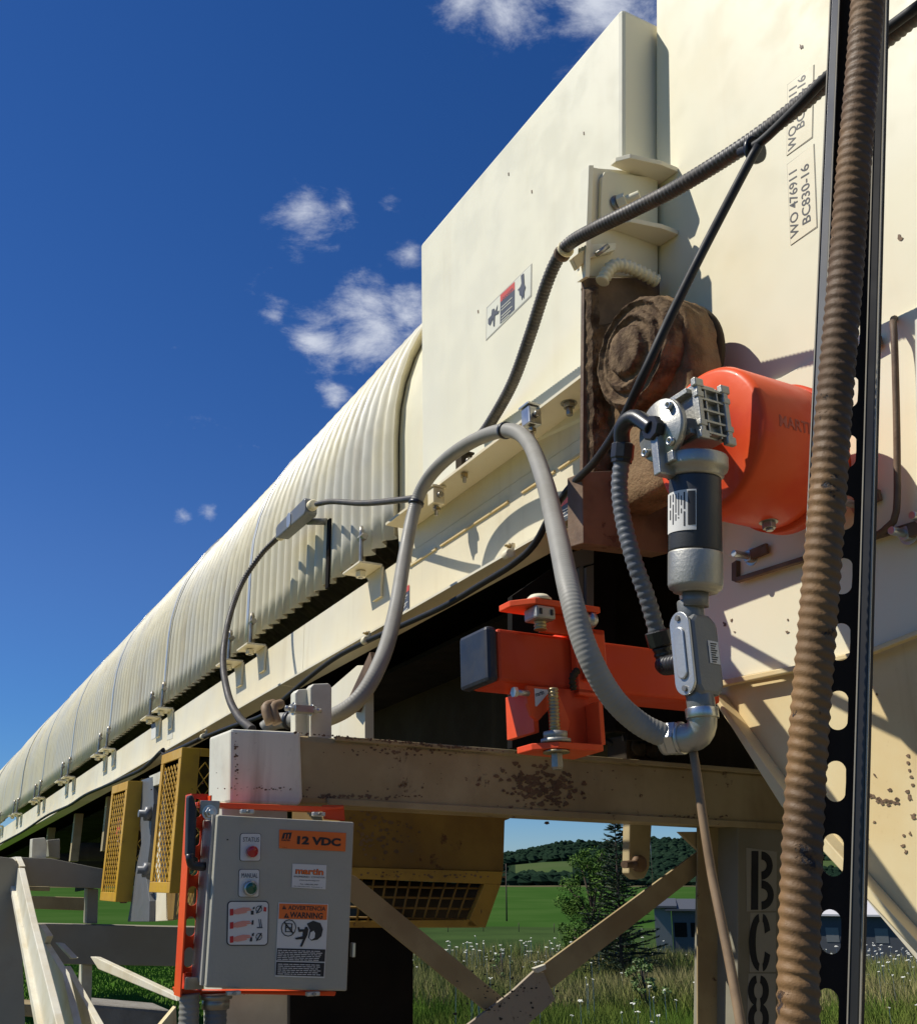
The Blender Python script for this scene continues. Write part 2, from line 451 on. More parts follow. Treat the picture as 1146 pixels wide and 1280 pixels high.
NA = 240
ords = list(gmat)
me = bpy.data.meshes.new('ground')
vs = [(0, 0, gz(0, 0))]; fs = []; mi = []
for r in radii[1:]:
    for i in range(NA):
        a = 2*pi*i/NA; x, y = r*sin(a), r*cos(a); vs.append((x, y, gz(x, y)))
def zone(r, a):
    d = math.degrees(a)
    if d > 180: d -= 360
    if r < 8: return 'gravel'
    if r < 110 and d < -7.5: return 'lawn'
    if r < 26: return 'meadow'
    if r < 36: return 'soil' if (d > -12) else 'pasture'
    if r < 125: return 'meadow' if r < 60 and d < 5 else 'pasture'
    if r < 186: return 'pasture'
    if r < 840: return 'crop' if (d > -40 and not (14 < d < 17 and r > 500)) else 'pasture'
    if r < 1000: return 'tan'
    if 1120 < r < 1400 and 2.4 < d < 6.5: return 'hillfield'
    if 1250 < r < 1480 and (-38 < d < -24 or 17 < d < 21): return 'hillfield'
    return 'forest'
for k in range(len(radii)-1):
    rm = (radii[k]+radii[k+1])/2
    for i in range(NA):
        j = (i+1) % NA
        if k == 0: fs.append((0, 1+j, 1+i))
        else:
            a = 1+(k-1)*NA; b = 1+k*NA; fs.append((a+i, a+j, b+j, b+i))
        mi.append(ords.index(zone(rm, 2*pi*(i+.5)/NA)))
me.from_pydata(vs, [], fs)
for m_ in gmat.values(): me.materials.append(m_)
me.polygons.foreach_set('material_index', mi); me.polygons.foreach_set('use_smooth', [True]*len(fs)); me.update()
gr = bpy.data.objects.new('ground', me); C.objects.link(gr); struct(gr)

# ---- far woods: crown mounds over the hill sides and field edges, one mass
def crownblob(mb, c, r, h, n=6):
    vs = [c+V((0, 0, h))]
    for k, (rr, hh) in enumerate(((.6, .82), (1, .42), (.75, 0))):
        for i in range(n):
            a = 2*pi*(i+.5*k)/n+random.random()*.4; q = r*rr*random.uniform(.8, 1.15)
            vs.append(c+V((q*cos(a), q*sin(a), h*hh*random.uniform(.85, 1.1))))
    fs = [(0, 1+i, 1+(i+1) % n) for i in range(n)]
    for k in range(2):
        for i in range(n):
            j = (i+1) % n; fs.append((1+k*n+i, 1+(k+1)*n+i, 1+(k+1)*n+j, 1+k*n+j))
    mb.add(vs, fs)
mb = MB()
for i in range(16000):
    a = radians(random.uniform(-34, 34)); r = random.uniform(980, 2100)
    if random.random() < .12: r = random.uniform(960, 1010)
    if zone(r, a % (2*pi)) in ('hillfield',): continue
    x, y = r*sin(a), r*cos(a)
    crownblob(mb, V((x, y, gz(x, y)-1)), random.uniform(5, 9), random.uniform(7, 12))
for i in range(260):      # wood edge reaching down into the valley behind the barns
    a = radians(random.uniform(13, 30)); r = random.uniform(420, 520)
    x, y = r*sin(a), r*cos(a)
    crownblob(mb, V((x, y, gz(x, y)-1)), random.uniform(4, 7), random.uniform(5, 9))
fo = mb.build('hill_forest', forestm, kind='stuff')

# ---- meadow grass, umbel flowers
def blades(name, n, rng_r, rng_a, h, m, w=.012, dens=None):
    mb = MB()
    for i in range(n):
        a = radians(random.uniform(*rng_a)); u = random.random()
        r = rng_r[0]*(rng_r[1]/rng_r[0])**u
        x, y = r*sin(a), r*cos(a); z = gz(x, y)
        if dens and dens(x, y) < random.random(): continue
        hh = h*random.uniform(.45, 1.15)*(1+.5*noise.noise(V((x*.35, y*.35, 4))))
        ww = w*(.6+r/20); t = random.uniform(0, 2*pi); lean = V((cos(t), sin(t), 0))*hh*random.uniform(.1, .5)
        d = V((cos(a+random.uniform(-.7, .7)), -sin(a), 0))*ww
        b = V((x, y, z-.02)); m1 = b+lean*.3+V((0, 0, hh*.6)); t1 = b+lean+V((0, 0, hh))
        mb.add([b-d, b+d, m1+d*.7, m1-d*.7, t1], [(0, 1, 2, 3), (3, 2, 4)])
    return mb.build(name, m, kind='stuff')
blades('meadow_grass', 75000, (9, 22), (-8, 27), .52, grassn, .0055)
blades('tall_dry_grass', 60000, (18, 30), (-8, 27), .66, grassm, .005)
blades('lawn_grass', 60000, (8, 40), (-34, -8), .10, grassg, .007)
mb = MB()
for i in range(850):
    a = radians(random.uniform(-6, 27)); r = random.uniform(12, 28) if random.random() < .3 else random.uniform(21, 28)
    x, y = r*sin(a), r*cos(a)
    if noise.noise(V((x*.3, y*.3, 9))) < -.05: continue
    c = V((x, y, gz(x, y)+random.uniform(.45, 1.0))); q = random.uniform(.014, .042)
    mb.add([c-V((.003, 0, 0)), c+V((.003, 0, 0)), V((x+.003, y, gz(x, y))), V((x-.003, y, gz(x, y)))], [(0, 1, 2, 3)])
    for k in range(7):
        t = random.random()*6.28; e = c+V((cos(t), sin(t), 0))*q*random.random()+V((0, 0, random.uniform(-.005, .012))); p = q*.32
        mb.add([e+V((-p, -p, 0)), e+V((p, -p, .004)), e+V((p, p, 0)), e+V((-p, p, .004)), e+V((0, 0, p))], [(0, 1, 4), (1, 2, 4), (2, 3, 4), (3, 0, 4)])
mb.build('wild_flowers', flowm, kind='stuff')

# ---- trees beyond the meadow
def leafquads(mb, c, rad, n, size, flat=.5):
    for i in range(n):
        while True:
            p = V((random.uniform(-1, 1), random.uniform(-1, 1), random.uniform(-1, 1)))
            if p.length < 1: break
        p = c+V((p.x*rad.x, p.y*rad.y, p.z*rad.z))
        q = V((random.gauss(0, 1), random.gauss(0, 1), random.gauss(0, 1))).normalized()
        r = q.cross(V((random.gauss(0, 1), random.gauss(0, 1), 1))).normalized(); s = size*random.uniform(.6, 1.4)
        mb.add([p-q*s, p+r*s*.45, p+q*s, p-r*s*.45], [(0, 1, 2, 3)])
def leafy(px, py_base, r, h, wid, label, m, nclump=60, name='bush_tree', leafn=55, size=.035):
    b = onr(px, py_base, r); b.z = gz(b.x, b.y)
    t = thing(name, label, 'tree' if h > 1.3 else 'bush', b)
    tr = MB(); tr.tube([b-V((0, 0, .1)), b+V((.02, 0, h*.4)), b+V((-.03, .02, h*.85))], .035*h/2.5, 7, .2)
    cr = MB()
    for i in range(nclump):
        k = random.random(); z = .10+.86*k
        ww = wid*sin(pi*min(1, (z*.85+.12)))**.7*random.uniform(.35, 1.0); a = random.random()*6.28
        c = b+V((cos(a)*ww, sin(a)*ww, h*z))
        if i % 4 == 0: tr.tube([b+V((0, 0, h*z*.6)), (b+V((0, 0, h*z*.7))).lerp(c, .6), c], .008*h, 5, .3)
        leafquads(cr, c, V((.16, .16, .13))*(h/2.6)*random.uniform(.7, 1.3), leafn, size)
    tr.build('trunk', bark, t); cr.build('crown', m, t)
    return t
leafy(743, 1205, 25, 2.95, 1.0, 'rounded bushy green tree growing left of the spiky conifer beyond the braces', leaf1, 120, 'bush_tree', 110, .032)
leafy(806, 1250, 18, 1.05, .40, 'low light green leafy sapling in the weeds at the foot of the conifer', leaf3, 30, 'sapling', 30, .03)
leafy(628, 1230, 22, 1.0, .35, 'small pale weed bush in the flowering meadow between the two braces', leaf3, 14, 'weed_bush', 18, .025)
def conifer(px, py_base, r, h, wid, label):
    b = onr(px, py_base, r); b.z = gz(b.x, b.y)
    t = thing('conifer_tree', label, 'tree', b)
    tr = MB(); tr.lathe(b-V((0, 0, .1)), V((0, 0, 1)), [(.05, 0), (.03, h*.5), (.006, h)], 7)
    cr = MB()
    for i in range(330):
        z = random.uniform(.06, .97); a = random.random()*6.28; ln = wid*(1-z)**.85*random.uniform(.6, 1.15)+.06
        p0 = b+V((0, 0, h*z)); p1 = p0+V((cos(a)*ln, sin(a)*ln, ln*random.uniform(-.15, .35)))
        tr.cyl(p0, p1, .007, 4, .002)
        for k in range(int(20+90*ln)):
            q = p0.lerp(p1, random.uniform(.15, 1.03)); s = .06+.04*random.random()
            d = (p1-p0).normalized()*s*.6+V((random.gauss(0, .4), random.gauss(0, .4), random.uniform(-.2, .4)))*s
            n_ = d.cross(V((random.gauss(0, 1), random.gauss(0, 1), random.gauss(0, 1)))).normalized()*s*.16
            cr.add([q-n_, q+n_, q+d], [(0, 1, 2)])
    tr.build('trunk', bark, t); cr.build('crown', leaf2, t)
conifer(778, 1225, 23.5, 3.55, 1.0, 'dark spiky conifer with open whorled branches right of the bushy tree')

# ---- far buildings and poles
def barn(name, label, pxl, pxr, py_eave, r, depth, wallm, hh, rise, door=False, group=None):
    a = onr(pxl, py_eave, r); b = onr(pxr, py_eave, r)
    zt = (a.z+b.z)/2; a.z = b.z = zt; X = (b-a); n = V((-X.y, X.x, 0)).normalized()
    if n.dot(a-CAM) < 0: n = -n
    t = thing(name, label, 'barn', V((a.x, a.y, zt-hh)))
    MB().prism([a, b, b-V((0, 0, hh+.6)), a-V((0, 0, hh+.6))], n*depth).build('wall', wallm, t)
    o = X.normalized()*.5
    rf = MB(); up = V((0, 0, rise)); th = V((0, 0, .15))
    q = [a-o-n*.5, b+o-n*.5, b+o+n*depth/2+up, a-o+n*depth/2+up]
    rf.add(q+[p+th for p in q], [(0, 1, 2, 3), (7, 6, 5, 4), (0, 4, 5, 1), (1, 5, 6, 2), (2, 6, 7, 3), (3, 7, 4, 0)])
    q = [a-o+n*(depth+.5), b+o+n*(depth+.5), b+o+n*depth/2+up, a-o+n*depth/2+up]
    rf.add(q+[p+th for p in q], [(3, 2, 1, 0), (4, 5, 6, 7), (1, 5, 4, 0), (2, 6, 5, 1), (3, 7, 6, 2), (0, 4, 7, 3)])
    rf.build('roof', roofw if name == 'long_barn' else barnw, t)
    k = max(3, int(X.length/3.2))
    for i in range(k):
        if door: 
            p = a+X*((i+.5)/k)-n*.03; w_ = X.normalized()*.5
            MB().prism([p-w_-V((0, 0, .9)), p+w_-V((0, 0, .9)), p+w_-V((0, 0, 2.0)), p-w_-V((0, 0, 2.0))], n*.06).build('window', barnm if name != 'dark_shed' else blackr, t)
        else:
            for j in range(5):
                p = a+X*((i+j/5)/k)-n*.05; w_ = X.normalized()*.05
                MB().prism([p-w_, p+w_, p+w_-V((0, 0, hh)), p-w_-V((0, 0, hh))], n*.1).build('rib', barnm, t)
    return t
barn('shed', 'small ribbed grey metal shed seen below the right brace beside the conifer', 818, 838, 1135, 92, 8, barnm, 2.9, .5)
barn('dark_shed', 'dark open shed just right of the ribbed metal shed and left of the stencilled column', 839, 900, 1139, 92, 8, barnw, 2.9, .7, True)
barn('long_barn', 'long low barn with pale roof behind the slotted strut at right', 1008, 1330, 1147, 96, 14, barnw, 2.7, 2.2, True)
p = onr(1042, 1140, 135); p.z = gz(p.x, p.y)
t = thing('silo', 'dark blue silo rising behind the long pale roofed barn', 'silo', p)
MB().lathe(p, V((0, 0, 1)), [(2.1, 0), (2.1, 5.2)], 20).build('silo_wall', mat('silo_blue', (.03, .045, .10), .5), t)
MB().lathe(p+V((0, 0, 5.2)), V((0, 0, 1)), [(2.15, 0), (1.6, .5), (.2, .9)], 20).build('roof', barnm, t)
def polething(name, label, px, pyb, pyt, r, rad, cross):
    b = onr(px, pyb, r); tp = onr(px, pyt, r); b.z = gz(b.x, b.y)
    t = thing(name, label, 'pole', b)
    MB().cyl(b, V((b.x, b.y, tp.z)), rad, 8, rad*.6).build('pole', bark if cross else steeld, t)
    if cross:
        MB().bar(V((b.x-.9, b.y, tp.z-.6)), V((b.x+.9, b.y, tp.z-.6)), V((0, 0, 1)), .12, .12).build('crossarm', bark, t)
    else:
        for k in range(5):
            z = tp.z-2-k*5; MB().bar(V((b.x-.5, b.y, z)), V((b.x+.5, b.y, z)), V((0, 0, 1)), .12, .12).build('antenna', steeld, t)
polething('utility_pole', 'wooden utility pole standing in the green field', 633, 1130, 1080, 210, .16, True)
polething('radio_mast', 'thin radio mast rising above the wooded ridge', 814, 1075, 1026, 900, .28, False)
for k in range(7):
    b = onr(560+k*44, 1141, 170); b.z = gz(b.x, b.y)
    o = MB().cyl(b, b+V((0, 0, 1.3)), .06, 6).build('fence_post', bark); tag(o, ['leftmost', 'second', 'third', 'fourth', 'fifth', 'sixth', 'rightmost'][k]+' thin fence post at the near edge of the green crop field', 'fence post', 'fence posts along the crop field')

# ================================================================ CONVEYOR: cover
u, v, w = F
EDGE = 1.165; RC = .95; VC = 1.35+RC; WC = EDGE+.355
def prof(off=0.0, n=26, half=False):
    r = RC+off; p = [(VC-r, EDGE), (VC-r, EDGE+.12), (VC-r, EDGE+.24)]
    for i in range(n+1):
        a = pi-pi*i/n; p.append((VC+r*cos(a), WC+r*sin(a)))
    p += [(VC+r, EDGE+.2), (VC+r, EDGE)]
    return p
def cover_sheet(s0, length, pitch=.0865, amp=.0175, off=0., n=26, seg=8):
    mb = MB(); ns = max(2, int(length/pitch*seg)); P0 = prof(0, n); P1 = prof(1, n)
    N = [(b[0]-a[0], b[1]-a[1]) for a, b in zip(P0, P1)]
    N = [(x/sqrt(x*x+y*y+1e-9), y/sqrt(x*x+y*y+1e-9)) if (x*x+y*y) > .01 else (0, 0) for x, y in N]
    m = len(P0); vs = []; fs = []
    for lay in (0, -.0035):
        for k in range(ns+1):
            s = s0+length*k/ns; d = off+lay+(amp*cos(2*pi*(s-2.79)/pitch) if amp else 0)
            for (a, b), (nx, ny) in zip(P0, N): vs.append(W(F, s, a+nx*d, b+ny*d))
    Q = (ns+1)*m
    for k in range(ns):
        for i in range(m-1):
            q = k*m+i; fs.append((q, q+1, q+m+1, q+m)); fs.append((Q+q, Q+q+m, Q+q+m+1, Q+q+1))
        fs.append((k*m, k*m+m, Q+k*m+m, Q+k*m))
    for i in range(m-1): fs.append((i, Q+i, Q+i+1, i+1))
    mb.add(vs, fs, True); return mb
cv = thing('conveyor_cover', 'long arched corrugated sheet metal cover running down along the conveyor', 'conveyor cover', W(F, 4, 1.35, EDGE))
base_o = cover_sheet(2.80, 1.50).build('cover_sheet', corr, cv)
for k in range(1, 15):
    o = base_o.copy(); C.objects.link(o); o.location = base_o.location+u*(1.47*k)+F[1]*(.004*(k % 2)+random.uniform(-.004, .004))+F[2]*random.uniform(-.006, .006)
for k in range(0, 14):
    if k == 0:
        b0 = cover_sheet(4.27, .030, amp=0, off=.0185, seg=8).build('joint_band', galv, cv)
    else:
        o = b0.copy(); C.objects.link(o); o.location = b0.location+u*(1.47*k)
cover_sheet(2.60, .225, amp=0, off=-.022).build('end_ring', creamy, cv)
mb = MB(); PP = prof(.0195, 30)[:6]
for (a, b), (c_, d_) in zip(PP, PP[1:]):
    if b > 1.35: break
    mb.box(F, 3.325, 3.352, a-.004, a+.004, b-.03, d_ + .0)
mb.build('slit_shade_strip', blackr, cv)  # black strip painting the dark inside of the slit between cover sheets

# ================================================================ CONVEYOR: truss side
tr = thing('conveyor_truss', 'cream steel side truss carrying the covered conveyor belt', 'conveyor', W(F, 3, 1.35, .8))
joints = [1.60, 3.62, 5.6, 7.6, 9.6, 11.6, 13.6, 16, 19, 23]
for a, b in zip(joints, joints[1:]):
    MB().box(F, a+.0015, b-.0015, 1.352, 1.360, .835, 1.072).build('side_plate', truss, tr)
    MB().box(F, a+.002, b-.002, 1.262, 1.3515, .828, .8345).build('bottom_flange', truss, tr)
    MB().box(F, a+.002, b-.002, 3.24, 3.25, .80, 1.10).build('far_side_plate', frame_m, tr)
# near head section: shelf flange under the hood with the recessed web below it
MB().box(F, 1.64, 2.70, 1.263, 1.352, 1.148, 1.156).build('top_flange', truss, tr)
MB().box(F, 1.62, 2.72, 1.353, 1.361, 1.0735, 1.158).build('web_plate', truss, tr)
for a, b in ((1.70, 1.88), (1.90, 2.05), (2.12, 2.5), (2.53, 2.70)):
    MB().box(F, a, b, 1.346, 1.3515, 1.026, 1.033).build('weld_strip', creamr, tr)
MB().pv(F, [(497, 652), (508, 640), (512, 708), (500, 706)], 1.345, 1.362).build('web_end_plate', truss, tr)
for px, py in ((712, 520), (547, 635)):
    p = onv(F, px, py, 1.31); p = W(F, loc(F, p)[0], 1.31, 1.147)
    nut(tr, p, -F[2], .015, .012, .02, steeld)
# belts and inner dark parts
bl = MB(); 
bl.box(F, 1.9, 24, 1.47, 3.15, .98, 1.0)
bl.box(F, 1.9, 24, 1.47, 1.49, 1.0, 1.16)
bl.box(F, 1.9, 24, 3.13, 3.15, 1.0, 1.16)
o = bl.build('conveyor_belt', blackr); tag(o, 'black rubber belt seen through the gap under the corrugated cover', 'conveyor belt')
o = MB().box(F, 1.95, 24, 1.50, 3.10, .80, .815).build('belt_pan', blackr); tag(o, 'black underside of the return belt below the truss', 'belt')
pn = thing('spill_pan', 'dark brown steel spill pan hanging under the truss above the crossbeam', 'spill pan', W(F, 3, 1.8, .3))
MB().prism([onv(F, 455, 884, 1.75), onv(F, 700, 783, 1.75), onv(F, 712, 790, 1.75), onv(F, 712, 955, 1.75), onv(F, 455, 935, 1.75)], F[1]*.01).build('pan_side', pan, pn)
MB().box(F, 2.6, 3.9, 1.762, 3.0, .50, .51).build('pan_floor', pan, pn)
MB().box(F, 4.6, 5.4, 1.6, 1.63, .45, .80).build('pan_side', pan, pn)
# hanging clutter under the truss further down
hang = thing('idler_hangers', 'dark idler rollers and hangers under the far end of the truss', 'idler rollers', W(F, 7, 1.5, .6))
for s in (6.4, 7.4, 8.6, 9.9):
    MB().box(F, s, s+.06, 1.40, 1.46, .48, .83).build('hanger', frame_m, hang)
    MB().cyl(W(F, s+.03, 1.46, .55), W(F, s+.03, 3.1, .55), .07, 14).build('roller', pan, hang)
MB().box(F, 5.5, 11.5, 1.95, 1.97, .35, .80).build('back_panel', pan, hang)
MB().box(F, 6.9, 7.0, 1.40, 1.42, .55, .66).build('tag_plate', redp, hang)

# ---- clamps that hold the cover edge
def clamp(s, label):
    p0 = W(F, s, 1.33, 1.09)
    t = thing('cover_clamp', label, 'clamp', p0, 'hook bolt clamps along the lower edge of the cover')
    MB().box(F, s-.075, s+.065, 1.262, 1.345, 1.086, 1.094).build('shelf_bracket', truss, t, .0015)
    MB().prism([W(F, s-.075, 1.342, 1.085), W(F, s+.05, 1.342, 1.085), W(F, s+.01, 1.342, 1.035), W(F, s+.0, 1.342, .985), W(F, s-.065, 1.342, .985), W(F, s-.065, 1.342, 1.02)], F[1]*.009).build('tab', truss, t, .001)
    MB().tube([W(F, s, 1.30, 1.06), W(F, s, 1.30, 1.2), W(F, s, 1.30, 1.23), W(F, s+.012, 1.305, 1.245), W(F, s+.03, 1.315, 1.235)], .0075, 8, .01).build('hook_bolt', steeld, t)
    MB().hexn(W(F, s, 1.30, 1.098), W(F, s, 1.30, 1.112), .018).build('nut', steeld, t)
    MB().hexn(W(F, s, 1.30, 1.063), W(F, s, 1.30, 1.082), .018).build('nut', creamy, t)
    MB().hexn(W(F, s-.02, 1.305, 1.205), W(F, s+.02, 1.305, 1.205), .013).build('hook_nut', steeld, t)
    return t
c0 = clamp(2.97, 'nearest single cover clamp, large bracket beside the grey conduit loop')
ordn = ['nearest', 'second', 'third', 'fourth', 'fifth', 'sixth', 'seventh', 'eighth']
for k in range(8):
    for j, ds in enumerate((0, .27)):
        copy_thing(c0, u*(4.14+1.47*k+ds-2.97+random.uniform(-.03, .03))+F[2]*random.uniform(-.006, .004), '%s cover clamp of the %s pair down the corrugated cover' % (('near', 'far')[j], ordn[k]))

# ================================================================ HEAD: hood, chute
hd = thing('head_hood', 'large smooth cream sheet steel hood over the conveyor head', 'hood', W(F, 2, 1.35, 1.2))
hsh = MB().pv(F, [(525, 306), (777, 8), (777, 505), (527, 619)], 1.35, 3.25).build('hood_shell', cream, hd, .012)
n_v = -F[1]; n_s = -F[0]
def quadv(px, pl, m, parent, name, fr=F, lift=0.001, th=.0005):
    return sheet(name, [onv(fr, x, y, pl) for x, y in px], m, parent, -fr[1], lift, th)
def quads(px, pl, m, parent, name, fr=G, lift=0.001, th=.0005):
    return sheet(name, [ons(fr, x, y, pl) for x, y in px], m, parent, -fr[0], lift, th)
PV = 1.35
st = quadv([(609.3, 385.5), (664, 331), (663.5, 369), (608.5, 424)], PV, offw, hsh, 'warning_sticker')
quadv([(608.3, 384.5), (665, 329), (664.5, 370), (607.5, 426)], PV, mat('sticker_edge', (.42, .40, .33), .5), hsh, 'sticker_border', lift=.0004)
quadv([(626, 378), (644, 361.5), (643.7, 387), (625.7, 405)], PV, navy, hsh, 'sticker_panel', lift=.0017)
quadv([(626, 369), (643.9, 352), (644, 361.5), (626, 378)], PV, redf, hsh, 'sticker_panel', lift=.0017)
text('DANGER', onv(F, 629, 375.5, PV), onv(F, 642.5, 362.3, PV), .009, n_v, navy, hsh, off=.01, depth=.0025)
for k in range(6):
    y0 = 384+k*3.6
    if k == 2: continue
    quadv([(627.5, y0), (641-2*(k % 3), y0-12.5+1.8*(k % 3)), (641-2*(k % 3), y0-11.6+1.8*(k % 3)), (627.5, y0+.9)], PV, offw, hsh, 'print_line', lift=.0025)
for (x, y) in ((664, 238), (729, 165), (635, 216), (597, 388)):
    quadv([(x, y), (x+1.2, y-1), (x+1.6, y+3), (x+.4, y+3.6)], PV, rustp, hsh, 'scratch_mark', lift=.0006)
def zp(l, sx=6.367, ox=560, oy=300): return [(ox+x/sx, oy+y/sx) for x, y in l]
quadv(zp([(355, 555), (372, 545), (380, 570), (400, 515), (392, 575), (412, 560), (405, 585), (378, 600), (374, 685), (366, 688), (362, 620), (340, 680), (325, 670), (325, 630), (350, 600)]), PV, navy, hsh, 'falling_figure', lift=.0025)
quadv(zp([(585, 285), (607, 265), (612, 350), (622, 375), (612, 410), (608, 470), (600, 440), (594, 480), (588, 445), (575, 440), (570, 400), (558, 400), (580, 375), (590, 345)]), PV, navy, hsh, 'hand_figure', lift=.0025)

ch = thing('discharge_chute', 'big cream discharge chute with rust stained lower panels at right', 'chute', W(F, 1.2, 1.45, 0))
csh = MB().pv(F, [(820, -120), (1700, -120), (1700, 560), (1146, 790), (1088, 813), (988, 836), (897, 853), (893, 840), (850, 760), (828, 600), (820, 300)], 1.45, 3.2).build('chute_side', creamy, ch, .004)
MB().pv(F, [(886, 858), (901, 855), (988, 838), (1088, 815), (1146, 792), (1700, 562), (1700, 1868), (1146, 1190), (980, 1005), (893, 880)], 1.462, 3.2).build('hopper_side', creamr, ch, .004)
MB().pv(F, [(893, 862), (901, 858), (988, 840), (1088, 817), (1146, 794), (1700, 564), (1700, 556), (1146, 787), (1088, 810), (988, 833), (893, 852)], 1.435, 1.4495).build('panel_flange', creamr, ch, .002)
MB().pv(F, [(886, 865), (893, 868), (986, 998), (1148, 1180), (1160, 1202), (1146, 1192), (976, 1008)], 1.43, 1.461).build('hopper_edge_flange', creamr, ch, .002)
# diagonal angle brace below the hopper
MB().pv(F, [(1014, 1034), (1030, 1034), (1160, 1180), (1160, 1206)], 1.52, 1.53).build('angle_brace', frame_m, ch)
MB().pv(F, [(1010, 1036), (1014, 1034), (1160, 1206), (1156, 1212), (1060, 1098)], 1.46, 1.52).build('angle_brace_face', frame_l, ch)  # sunlit edge of the brace painted pale, the other leg dark
# bolted cover plate with a raised rim
MB().pv(F, [(918, 726), (918, 700), (903, 690), (950, 480), (975, 472), (1060, 425), (1400, 260), (1400, 560), (1146, 655), (1000, 699)], 1.440, 1.4492).build('cover_plate', creamy, ch, .0015)
MB().pv(F, [(918, 722), (1000, 696), (1146, 650), (1400, 552), (1400, 558), (1146, 656), (1000, 702), (918, 728)], 1.428, 1.4395).build('plate_rim', rustp, ch, .001)
MB().pv(F, [(914, 704), (920, 700), (920, 728), (914, 726)], 1.428, 1.4395).build('plate_rim', rustp, ch, .001)
MB().pv(F, [(1143, 400), (1146, 398), (1160, 398), (1160, 600), (1146, 610)], 1.41, 1.4395).build('stiffener', frame_l, ch, .001)
for px, py, tl in ((931, 700, .035), (1066, 636, .04), (1127, 672, .03), (1148, 652, .02), (1068, 447, .03)):
    p = onv(F, px+8, py-4, 1.4385)
    nut(ch, p, -F[1], .013, .012, tl, steel)
    MB().obox(p-F[1]*.008+F[0]*-.03, F[0]*.022, F[1]*.004, F[2]*.010).build('wing_plate', rustp, ch, .001)
hb = MB().tube([onv(F, 1098, 668, 1.43), onv(F, 1108, 660, 1.415), onv(F, 1120, 640, 1.41), onv(F, 1121, 560, 1.41), onv(F, 1118, 430, 1.41), onv(F, 1116, 402, 1.42), onv(F, 1118, 398, 1.44)], .006, 10, .01)
o = hb.build('bent_rod_handle', rustp, ch); o['label'] = 'rusty bent rod handle'
# chips where paint flaked, real shallow scabs
for px, py in [(1093, 1028), (1082, 975), (1094, 970), (1084, 1050), (1112, 988), (1138, 998), (1142, 1020), (1133, 1065), (1138, 1042), (1130, 1045), (1128, 1058), (906, 780), (918, 790), (915, 775), (985, 775), (984, 790), (1002, 58), (1125, 297), (1096, 868)]:
    pl = 1.45 if py < 780 else 1.462
    if 700 < py < 800 and px < 1010: pl = 1.45
    if 700 > py: pl = 1.45
    q = []; r0 = random.uniform(1.1, 3.4); rot = random.random()*3
    for k in range(9):
        a = 2*pi*k/9; rr = r0*random.uniform(.35, 1.35); q.append((px+rr*cos(a)*.8+rr*.3*sin(a+rot), py+rr*sin(a)*1.2))
    quadv(q, pl, rustp, ch, 'paint_chip', lift=.0006, th=.0008)
for k in range(26):      # the long flaked scratch
    t_ = k/26; px = 1085+52*t_+random.uniform(-2, 2); py = 992+12*sin(t_*3.2)+random.uniform(-3, 3) if k < 20 else 990-(k-20)*9
    if k >= 20: px = 1137+random.uniform(-3, 4)
    q = [(px+random.uniform(1.2, 4)*cos(a*1.05), py+random.uniform(1, 3)*sin(a*1.05)) for a in range(6)]
    quadv(q, 1.462, rustp, ch, 'paint_chip', lift=.0006, th=.0008)
# work order stickers
PC = 1.45
lab = mat('work_order_sticker', (.76, .68, .47), .5)
for (q, tx) in (([(984.4, 206), (1017, 180), (1021, 283), (989, 306)], 1), ([(985, 106), (1017, 81), (1015, 171), (984, 194)], 0)):
    quadv([(x+(1 if x > 1000 else -1)*.8, y+(-.8 if i < 2 else .8)) for i, (x, y) in enumerate(q)], PC, mat('sticker_rim', (.40, .36, .26), .5), csh, 'sticker_border', lift=.0004)
    quadv(q, PC, lab, csh, 'work_order_sticker')
text('WO 476911', onv(F, 999, 293.5, PC), onv(F, 996.5, 211, PC), .022, n_v, blk, csh, off=.008, depth=.002)
text('BC830-16', onv(F, 1014, 276, PC), onv(F, 1011.5, 203, PC), .022, n_v, blk, csh, off=.008, depth=.002)
text('WO 476911', onv(F, 995.5, 184, PC), onv(F, 996.5, 106, PC), .022, n_v, blk, csh, off=.008, depth=.002)
text('BC830-16', onv(F, 1006, 157, PC), onv(F, 1007.5, 92, PC), .022, n_v, blk, csh, off=.008, depth=.002)

# ---- small danger stickers on the truss
for q, sp in (([(501, 739), (512, 732), (512, 761), (500, 770)], 0), ([(700, 628), (717, 617), (717, 646), (700, 657)], 1)):
    quadv(q, 1.352, navy, tr, 'danger_sticker')
    (x0, y0), (x1, y1), (x2, y2), (x3, y3) = q
    quadv([(x0, y0-1), (x1, y1-1), (x1, y1+6), (x0, y0+7)], 1.352, redf, tr, 'danger_sticker_header', lift=.0017)
    for k in range(5):
        a = y0+11+k*4.2; quadv([(x0+2, a), (x1-2-k % 2*2, a-7), (x1-2-k % 2*2, a-6), (x0+2, a+1)], 1.352, white, tr, 'print_line', lift=.0017)
q = zp([(607, 82), (627, 75), (625, 135), (605, 145)], 3.2, 0, 880)
quadv(q, 1.352, white, tr, 'notice_sticker'); quadv([(q[0][0], q[0][1]), (q[1][0], q[1][1]), (q[1][0], q[1][1]+5), (q[0][0], q[0][1]+6)], 1.352, blue_b, tr, 'notice_header', lift=.0017)
q = zp([(668, 105), (692, 96), (692, 138), (668, 146)], 3.2, 0, 880); quadv(q, 1.352, mat('faint_notice', (.66, .63, .52), .5), tr, 'notice_sticker')
